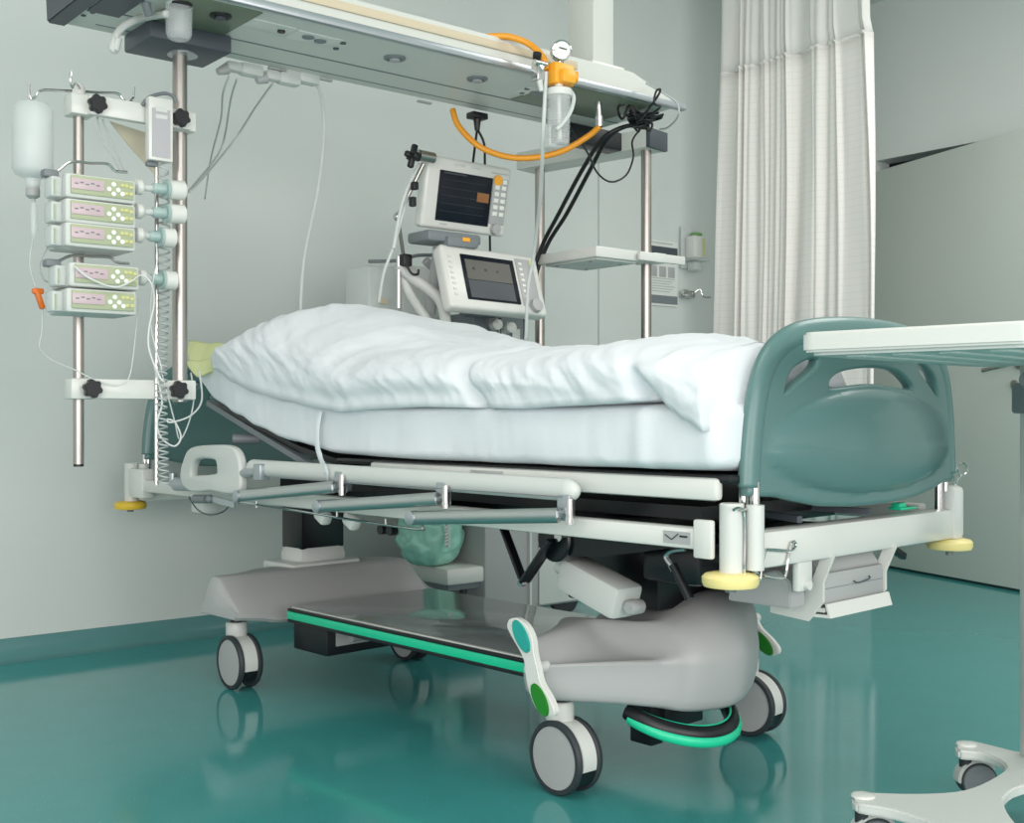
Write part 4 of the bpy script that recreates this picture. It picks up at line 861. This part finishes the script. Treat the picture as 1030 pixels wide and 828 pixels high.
bo('slotted_strap', MB().beam(B(214, 502, W=-.06), B(236, 508, W=-.06), .004, .016), 'rail')
# wire basket rail under the side
wr = [B(240, 505, W=-.05), B(300, 514, W=-.05), B(360, 524, W=-.05), B(420, 532.5, W=-.05), B(425, 530, W=-.05), B(424, 525, W=-.04)]
bo('wire_rail', MB().tube(wr, .003, 8).cyl(B(258, 504, W=-.05), B(258, 511, W=-.05), .0025).cyl(B(339, 512, W=-.05), B(339, 521, W=-.05), .0025).cyl(B(388, 522, W=-.05), B(388, 529, W=-.05), .0025), 'chrome')
for px, py in ((325, 519), (354, 524)): bo('plastic_clip', MB().box(B(px, py, W=.0), (.045, .03, .032), .008, Matrix.Rotation(.5, 3, 'Y')), 'white')
bo('cable_loop', MB().tube([B(190, 500, W=-.05), B(198, 512, W=-.05), B(210, 518, W=-.05), B(224, 515, W=-.05), B(232, 507, W=-.05)], .002, 6), 'dgrey')
bo('pulley', MB().cyl(B(382, 533, W=.1), B(382, 533, W=.1) + V((0, .02, 0)), .012).cyl(B(391, 534, W=.1), B(391, 534, W=.1) + V((0, .02, 0)), .012), 'black')
# foot tray
tl2 = [(827, 558), (841, 557), (829, 586), (829, 606), (814, 625), (775, 616), (776, 601), (802, 604), (814, 591), (824, 566)]
WT = .30
pts = [B(q[0], q[1], W=WT) for q in tl2]
tr_ = bo('tray_bracket', MB().prism([(p.x, p.z) for p in pts], (0, WT, 0), (1, 0, 0), (0, 0, 1), .006, .001), 'white')
bo('tray_bracket', MB().prism([(p.x, p.z) for p in pts], (0, WT + .235, 0), (1, 0, 0), (0, 0, 1), .006, .001), 'white')
xm = B(829, 596, W=WT).x; zb0 = B(829, 607, W=WT).z
bx_ = bo('control_box', MB().span((xm - .20, WT + .006, zb0 - .005), (xm - .004, WT + .229, zb0 + .055), .004).prism([(xm - .18, zb0 + .055), (xm - .01, zb0 + .055), (xm - .03, zb0 + .085), (xm - .15, zb0 + .095)], (0, WT + .118, 0), (1, 0, 0), (0, 0, 1), .22, .004), 'grey')
bo('box_handle', MB().tube([(xm - .002, WT + .11, zb0 + .032), (xm + .004, WT + .12, zb0 + .028), (xm + .004, WT + .16, zb0 + .032), (xm - .002, WT + .17, zb0 + .036)], .0015), 'dgrey', bx_)
bo('box_seam', MB().span((xm - .0045, WT + .01, zb0 + .025), (xm - .0035, WT + .225, zb0 + .0265)), 'mgrey', bx_)
bo('tray_flap', MB().prism([(xm - .05, zb0 - .03), (xm + .012, zb0 - .028), (xm + .004, zb0 - .002), (xm + .0, zb0 - .002), (xm + .006, zb0 - .022), (xm - .05, zb0 - .024)], (0, WT + .12, 0), (1, 0, 0), (0, 0, 1), .235), 'white')
bo('tray_floor', MB().span((xm - .22, WT, zb0 - .018), (xm, WT + .235, zb0 - .01)), 'offwhite')
bo('grey_side_plate', MB().prism([(-.16, .405), (-.02, .405), (-.02, .455), (-.05, .475), (-.16, .44)], (0, .24, 0), (1, 0, 0), (0, 0, 1), .05, .003), 'grey')
for wy in (.225,): bo('tray_hanger', MB().box((.0, wy, .475), (.014, .05, .07), .005).cyl((.0, wy + .0, .452), (.016, wy, .452), .009), 'white')
# wire hooks
c = B(752, 515, W=.0)
def wire(pts, r=.0028, name='wire_hook'): return bo(name, MB().tube(pts, r, 8, res=5), 'chrome')
X0 = .024
wire([B(738, 513, x=X0), B(743, 511.5, x=X0), B(748, 516, x=X0), B(749, 545, x=X0), B(749, 578, x=X0), B(756, 582, x=X0), B(764, 584, x=X0), B(766, 570, x=X0), B(770, 555, x=X0), B(775, 553, x=X0), B(794, 554, x=X0), B(800, 549, x=X0), B(799, 545, x=X0), B(796, 548, x=X0), B(793, 562, x=X0), B(790, 579, x=X0), B(785, 582, x=X0), B(768, 580, x=X0)])
wire([B(744, 513, x=X0), B(752, 513, x=X0), B(755, 520, x=X0), B(755, 550, x=X0), B(757, 573, x=X0), B(762, 577, x=X0)])
bo('black_grip', MB().beam(B(893, 549, x=-.05), B(909, 560, x=-.05), .016, .016, .004), 'black')
bo('black_grip', MB().beam(B(880, 500, x=-.05), B(890, 499, x=-.05), .016, .016, .004), 'black')
bo('green_release_tab', MB().box(B(908, 511, x=-.03), (.03, .07, .006), .002).box(B(904, 508, x=-.03), (.02, .03, .01), .002), 'green')
# headboard rod bracket etc.
line('post_cable', [B(136, 465, W=-.02), B(141, 462, W=-.02), B(148, 468, W=-.02), B(150, 482, W=-.02), B(148, 495, W=-.02)], .004, 'offwhite', 'bent white lead hooked over the head end bumper post', 'cable')

# forceps hung on far post
fp = B(958, 490, x=0); s = root('surgical_forceps', 'pair of steel ring-handled forceps hanging by the far foot post', 'forceps', BED @ V(fp))
for q in ((957, 470), (968, 472)):
    pts = [B(q[0] + 5 * math.cos(a), q[1] + 6 * math.sin(a), x=0) for a in [k * math.pi / 6 for k in range(12)]]
    bo('finger_ring', MB().tube(pts, .0018, 6, closed=True, smooth=False), 'chrome', s)
bo('shank', MB().tube([B(957, 476, x=0), B(960, 485, x=0), B(962, 498, x=0)], .002, 6).tube([B(967, 478, x=0), B(962, 485, x=0), B(961, 498, x=0)], .002, 6), 'chrome', s)

# ------------------------------------------------------------------ mattress
MBOT = [(-1.86, .900), (-1.80, .85), (-1.70, .795), (-1.60, .758), (-1.50, .728), (-1.35, .695), (-1.16, .668), (-.89, .663), (-.28, .664), (.04, .668)]
MTOP = [(-1.86, .955), (-1.80, .945), (-1.70, .91), (-1.60, .872), (-1.50, .845), (-1.35, .815), (-1.16, .795), (-.89, .79), (-.28, .79), (.04, .79)]
mx0, mx1 = -1.86, .0
def mfn(u, v):
    x = mx0 + (mx1 - mx0) * u; zb, zt = interp(MBOT, x), interp(MTOP, x)
    e = min(u, 1 - u) * 1.86; rr = .035
    sh = 1 - (1 - min(1, e / rr)) ** 2; sh = math.sqrt(max(0, sh)) if e < rr else 1
    th = 2 * math.pi * v; c_, s_ = math.cos(th), math.sin(th); p = .22
    a = math.copysign(abs(c_) ** p, c_); b = math.copysign(abs(s_) ** p, s_)
    hw, hh = .44, (zt - zb) / 2
    y = .41 + hw * a * (.9 + .1 * sh); z = (zb + zt) / 2 + hh * b * (.72 + .28 * sh)
    q = V((x * 3, y * 3, z * 8))
    d = .008 * noise.noise(q) + .003 * noise.noise(V((x * 7 + z * 8, 3, z * 30 - x * 5))) + .0012 * noise.noise(V((x * 30, 7, z * 40)))
    if a < -.5: y -= d * 1.6 + .006 * math.exp(-((x + .17) / .02) ** 2)
    z += .003 * noise.noise(V((x * 6, 5, 0)))
    return V((x, y, z))
mt = MB().grid(mfn, 300, 72, True); b = mt.bm; b.verts.ensure_lookup_table()
b.faces.new([b.verts[i] for i in range(72)][::-1]); b.faces.new([b.verts[300 * 72 + i] for i in range(72)])
ma = tag(bo_ := obj('mattress', mt, 'sheet', fr=BED, ang=60), 'thick mattress in a tight white sheet lying on the bed platform', 'mattress')
bmatt = ma
sp = MB(); st_pts = [B(322, 412, W=-.045), B(319, 435, W=-.052), B(320, 460, W=-.056), B(325, 470, W=-.08)]
tag(obj('tie_strap', MB().ov([B(322, 414, W=-.042), B(319, 430, W=-.052), B(319, 448, W=-.052), B(323, 462, W=-.05), B(328, 475, W=-.08), B(330, 492, W=-.035)], .0015, .010, (0, 1, 0), 8), 'sheet', fr=BED), 'narrow white strap hanging from under the duvet over the side guard', 'strap')
# ------------------------------------------------------------------ duvet
DT = [(-1.78, .99)]
sil = []
for px, py, w in ((219, 350, .02), (228, 338, .08), (250, 328, .16), (285, 320, .25), (320, 313, .32), (350, 306, .38), (375, 304, .42), (400, 307, .42), (430, 316, .42), (460, 327, .42), (485, 341, .42), (503, 347, .42), (530, 344, .42), (570, 345, .42), (600, 347, .42), (640, 345, .42), (680, 341, .42), (715, 336, .42), (745, 335, .42), (775, 338, .42), (800, 343, .40)):
    p = B(px, py, W=w); sil.append((p.x, p.z, w))
DTOP = sorted([(a, z) for a, z, w in sil])
DB = sorted([(B(px, py, W=-.05).x, B(px, py, W=-.05).z) for px, py in ((219, 372), (235, 384), (255, 394), (290, 403), (320, 410), (345, 414), (380, 411), (420, 409), (470, 410), (520, 411), (560, 408), (600, 406), (640, 403), (654, 400), (664, 398), (676, 410), (692, 424), (708, 438), (722, 447), (732, 450), (745, 443), (756, 432))])
dx0, dx1 = -1.715, -.022
def fold(x, y, z):
    # broad billows with soft fans of creases
    w1 = noise.noise(V((x * 1.3, y * 2, z * 2))) ; w2 = noise.noise(V((x * 1.7 + 5, y * 2, z * 2)))
    d = .022 * noise.noise(V((x * 2.6, y * 3.0, z * 4 + 1)))
    a = x * .8 + z * .9 + y * .5 + .25 * w1
    m1 = (.5 + .5 * noise.noise(V((x * 3 + 11, y * 3, z * 5)))) * (1 - .55 * max(0, min(1, (x + 1.05) * 4))); m2 = .5 + .5 * noise.noise(V((x * 3, y * 3 + 20, z * 5)))
    d += .010 * m1 * noise.noise(V((a * 13, (x - z) * 3, 4.2)))
    b_ = x * .35 - z * 1.2 + y * .3 + .3 * w2
    rdg = 1 - abs(noise.noise(V((b_ * 8, (x + z) * 2.4, 2.2))) * 2.4); d += .010 * m2 * max(0, rdg - .3)
    rdg = 1 - abs(noise.noise(V((a * 16 + 7, (x + z) * 3.4, 6.2))) * 2.4); d += .005 * m1 * m2 * 2 * max(0, rdg - .3)
    d += .0042 * noise.noise(V((a * 30, (z - x) * 9, 1.1))) + .0018 * noise.noise(V((a * 60, (z - x) * 22, 3.1)))
    return d
def dfn(u, v):
    x = dx0 + (dx1 - dx0) * u; zt, zb = interp(DTOP, x), interp(DB, x)
    e0 = (x - dx0)*1.0; zt = zt - .014 - .125 * max(0, (-1.46 - x) / .26) ** 1.25; e1 = dx1 - x
    k0 = math.sqrt(max(0, 1 - (1 - min(1, e0 / .06)) ** 2)); k1 = math.sqrt(max(0, 1 - (1 - min(1, e1 / .05)) ** 2)); k = min(k0, .9 + .1 * k1)
    zf = min(interp(MTOP, x) + .005, zt - .05); zm = zf
    # path: under near edge -> near face -> top -> far side -> under
    if v < .40:
        t = v / .40; th = t * math.pi / 2
        y0_, w_ = -.052, .40
        yy = y0_ + w_ * (1 - math.cos(th) ** .9 if th < math.pi / 2 - 1e-6 else 1); zz = zb + (zt - zb) * math.sin(th) ** .62
        yy -= .030 * math.sin(min(1, t * 1.5) * math.pi)
    elif v < .68:
        t = (v - .40) / .28; yy = .348 + .28 * t; zz = zt - .012 * t * t
    elif v < .86:
        t = (v - .68) / .18; th = t * math.pi / 2; yy = .628 + .24 * math.sin(th); zz = zf - .04 + (zt - .012 - zf + .04) * math.cos(th)
    else:
        t = (v - .86) / .14; yy = .868 - .915 * t; zz = (zf - .04) * (1 - t) + zb * t
    if v > .86: zz = min(zz, zf) if t < .9 else zz
    zc = (zt + zb) / 2; zz = zc + (zz - zc) * (.35 + .65 * k)
    yy = .40 + (yy - .40) * (.90 + .10 * k)
    f = fold(x, yy, zz)
    if v < .86:
        sN = math.sin(min(1, v / .40) * math.pi / 2)
        edge = min(1, v / .06)
        f *= .35 + .65 * edge
        yy -= f * (1 - sN) * 1.5; zz += f * sN * 1.1
        # quilt roll near foot: crease line
        cx = -.60 - (zz - .80) * .9; g = math.exp(-((x - cx) / .022) ** 2) * max(0, 1 - max(0, v - .1) / .35)
        yy += .028 * g
        g2 = math.exp(-((x + .14 + (zz - .79) * .6) / .02) ** 2) * math.exp(-((zz - .80) / .05) ** 2); yy += .05 * g2
    if v < .34 and zz - zb > .0:
        g3 = math.exp(-((zz - (zb + .03)) / .015) ** 2) * max(0, min(1, (x + 1.5) * 3)) * max(0, min(1, (-.45 - x) * 4)); yy += .006 * g3
    sm_ = lambda t: max(0, min(1, t)) ** 2 * (3 - 2 * max(0, min(1, t)))
    if v < .86: zz = max(min(zz, zf + .02), zz - .12 * sm_((yy - .34) / .14) * sm_((x + .34) / .22))
    return V((x + .02 * noise.noise(V((yy * 3, zz * 3, 9))) * (1 if .02 < u < .98 else 0), yy, zz))
dm = MB().grid(dfn, 460, 200, True); b = dm.bm; b.verts.ensure_lookup_table()
b.faces.new([b.verts[i] for i in range(200)][::-1]); b.faces.new([b.verts[460 * 200 + i] for i in range(200)])
tag(obj('duvet', dm, 'sheet', fr=BED, ang=180), 'puffy rumpled white duvet heaped over the mattress', 'duvet')
# pillow & green cloth at the head
def pillow(u, v):
    th = 2 * math.pi * v; ph = math.pi * u
    x = math.cos(ph); r_ = math.sin(ph) ** .6
    return V((-1.80 + .085 * x, .40 + .30 * r_ * math.copysign(abs(math.cos(th)) ** .6, math.cos(th)), .955 - .25 * .085 * x + .05 * r_ * math.copysign(abs(math.sin(th)) ** .8, math.sin(th))))
gc1 = [B(190, 344, W=-.035), B(226, 347, W=.03), B(224, 366, W=.0), B(200, 374, W=-.05), B(194, 360, W=-.05)]
def gcl(u, v):
    a = gc1[0].lerp(gc1[1], u); b2 = gc1[3].lerp(gc1[2], u); p = a.lerp(b2, v)
    return p + V((.0, -.018 * math.sin(math.pi * v) + .002 * math.sin(u * 14 + v * 4), .002 * math.sin(u * 9) * (1 - v)))
mb = MB().grid(gcl, 24, 14)
mb.grid(lambda u, v: gcl(u * .9, .55 + v * .5) + V((.004, -.010, -.012)), 16, 8)
tag(obj('folded_cloth', mb, 'cloth', fr=BED, ang=180, sol=.008), 'pale green folded cloth tucked beside the duvet at the bed head', 'cloth')

# ================================================================== green bag on cart
c = V((2.64, 3.25 + .0, .225))
p0 = R(419, 535, y=3.42); p1 = R(494, 535, y=3.42); zc0 = R(450, 575, y=3.42).z; cxm = 2.452; wd = .122
def bagf(u, v):
    th = 2 * math.pi * v; ph = math.pi * u; r_ = math.sin(ph) ** .6; z = -math.cos(ph)
    n_ = 1 + .16 * noise.noise(V((math.cos(th) * 2.5, math.sin(th) * 2.5, z * 2.5))) + .07 * noise.noise(V((math.cos(th) * 8, math.sin(th) * 8, z * 5)))
    return V((cxm + wd * r_ * math.cos(th) * n_, 3.44 + .10 * r_ * math.sin(th) * n_, .225 + .11 * (1 + z) * (n_ if z > -.5 else 1)))
tag(obj('waste_bag', MB().grid(bagf, 60, 80, True), 'bag', ang=180), 'crumpled mint green plastic bag on the ventilator cart seen under the bed', 'bag')
sb = root('bag_tie', 'striped white drawstring hanging down the front of the mint green bag', 'drawstring', R(450, 530, y=3.31))
mb = MB()
for k in range(6): mb.beam(R(447.5, 531 + k * 3.4, y=3.318), R(453, 528.5 + k * 3.4, y=3.318), .002, .004)
obj('stripe', mb, 'paper', sb)
obj('tie_band', MB().beam(R(450, 526, y=3.324), R(450.5, 551, y=3.324), .006, .018, up=(0, 1, 0)), 'milky2', sb)

# ================================================================== OVERBED TABLE
def cW(X, Z, z): a, b = cw(X, Z); return V((a, b, z))
tb = root('overbed_table', 'white overbed table on a wheeled base at the right in front of the foot board', 'table', cW(1.02, 2.3, 0))
zt1, zt2 = .870, .903
A1, B1, C1 = cW(.468, 1.93, 0), cW(.66, 1.59, 0), cW(.93, 2.40, 0)
e1 = (B1 - A1); e2 = (C1 - A1); e2n = e2.normalized(); e1n = (e1 - e2n * e1.dot(e2n)).normalized(); w1 = e1.length; w2 = e2.length + .02
def tp(a, b, z): return A1 + e1n * a + e2n * b + V((0, 0, z))
def rr(w, l, r, inset=0, n=6):
    pts = []
    for cx, cy, s0 in ((w - r - inset, r + inset, -90), (w - r - inset, l - r - inset, 0), (r + inset, l - r - inset, 90), (r + inset, r + inset, 180)):
        for k in range(n + 1): a = math.radians(s0 + 90 * k / n); pts.append((cx + r * math.cos(a), cy + r * math.sin(a)))
    return pts
obj('table_top', MB().prism(rr(w1, w2, .03), tp(0, 0, (zt1 + zt2) / 2), e1n, e2n, zt2 - zt1, .004), 'white', tb)
ri = MB()
for k in range(4): ri.beam(tp(w1 * (.2 + .2 * k), .05, zt1 - .004), tp(w1 * (.2 + .2 * k), w2 - .04, zt1 - .004), .03, .008, .002)
ri.prism(rr(w1, w2, .03, .012), tp(0, 0, zt1 - .002), e1n, e2n, .006)
obj('underside_rib', ri, 'offwhite', tb)
tcx = cW(1.018, 2.27, 0)
obj('table_column', MB().box(tcx + V((0, 0, .47)), (.055, .055, .80), .010, Matrix.Rotation(-TH, 3, 'Z')), 'offwhite', tb)
obj('column_clamp', MB().box(tcx + V((0, 0, .80)), (.075, .075, .06), .006, Matrix.Rotation(-TH, 3, 'Z')), 'mgrey', tb)
lk = tcx + V((-.045, -.03, .81)); obj('release_lever', MB().lathe([(.02, 0), (.016, .02)], tcx + V((-.03, 0, .83)), (-1, -.2, .3)), 'mgrey', tb)
obj('top_support', MB().beam(tcx + V((.0, 0, .861)), tp(w1 * .75, w2 * .6, .861), .05, .012, .003), 'offwhite', tb)
LZ = .105
def fl(px, py): return R(px, py, z=LZ)
ptsb = [fl(*q) for q in ((857, 800), (862, 796), (880, 797), (920, 798), (960, 796), (985, 789), (1008, 776), (1011, 770), (1003, 763), (985, 757), (965, 755), (961, 750), (966, 745), (978, 745), (1000, 750), (1030, 757), (1090, 765), (1110, 775), (1080, 782), (1030, 790), (1012, 800), (1010, 808), (1016, 820), (1040, 850), (1040, 870), (1010, 868), (950, 832), (900, 815), (862, 808))]
pp = [(p.x, p.y) for p in cat([(q.x, q.y, 0) for q in ptsb], 3, True)]
obj('table_base', MB().prism(pp, (0, 0, LZ - .009), (1, 0, 0), (0, 1, 0), .018, .004), 'offwhite', tb)
for px, py in ((868, 801), (972, 749), (1025, 858), (1095, 770)):
    p = fl(px, py); r = .036
    yaw = math.radians(-128); ax = V((math.cos(yaw), math.sin(yaw), 0)); fw = V((-ax.y, ax.x, 0)); c = V((p.x, p.y, r)) + fw * .020
    o = obj('caster', MB().lathe([(r, -.018), (r, .018)], c, ax, 28).cyl((p.x, p.y, .05), (p.x, p.y, LZ - .02), .014), 'rubber', tb)
    obj('caster_hood', MB().lathe([(r * .93, .018), (r * .9, .022), (.002, .025)], c, ax, 28).lathe([(r * .93, .018), (r * .9, .022), (.002, .025)], c, -ax, 28), 'mgrey', o)
    obj('caster_fork', MB().prism([(math.cos(a) * (r + .006), math.sin(a) * (r + .006)) for a in [math.radians(q) for q in range(30, 181, 15)]] + [(-r - .006, -.004), (-r * .4, -.012), (.0, .01)], c, fw, (0, 0, 1), .030, .002), 'offwhite', o)
    obj('caster_cap', MB().lathe([(.021, 0), (.019, .003), (.012, .005)], (p.x, p.y, LZ), (0, 0, 1), 24), 'white', tb)
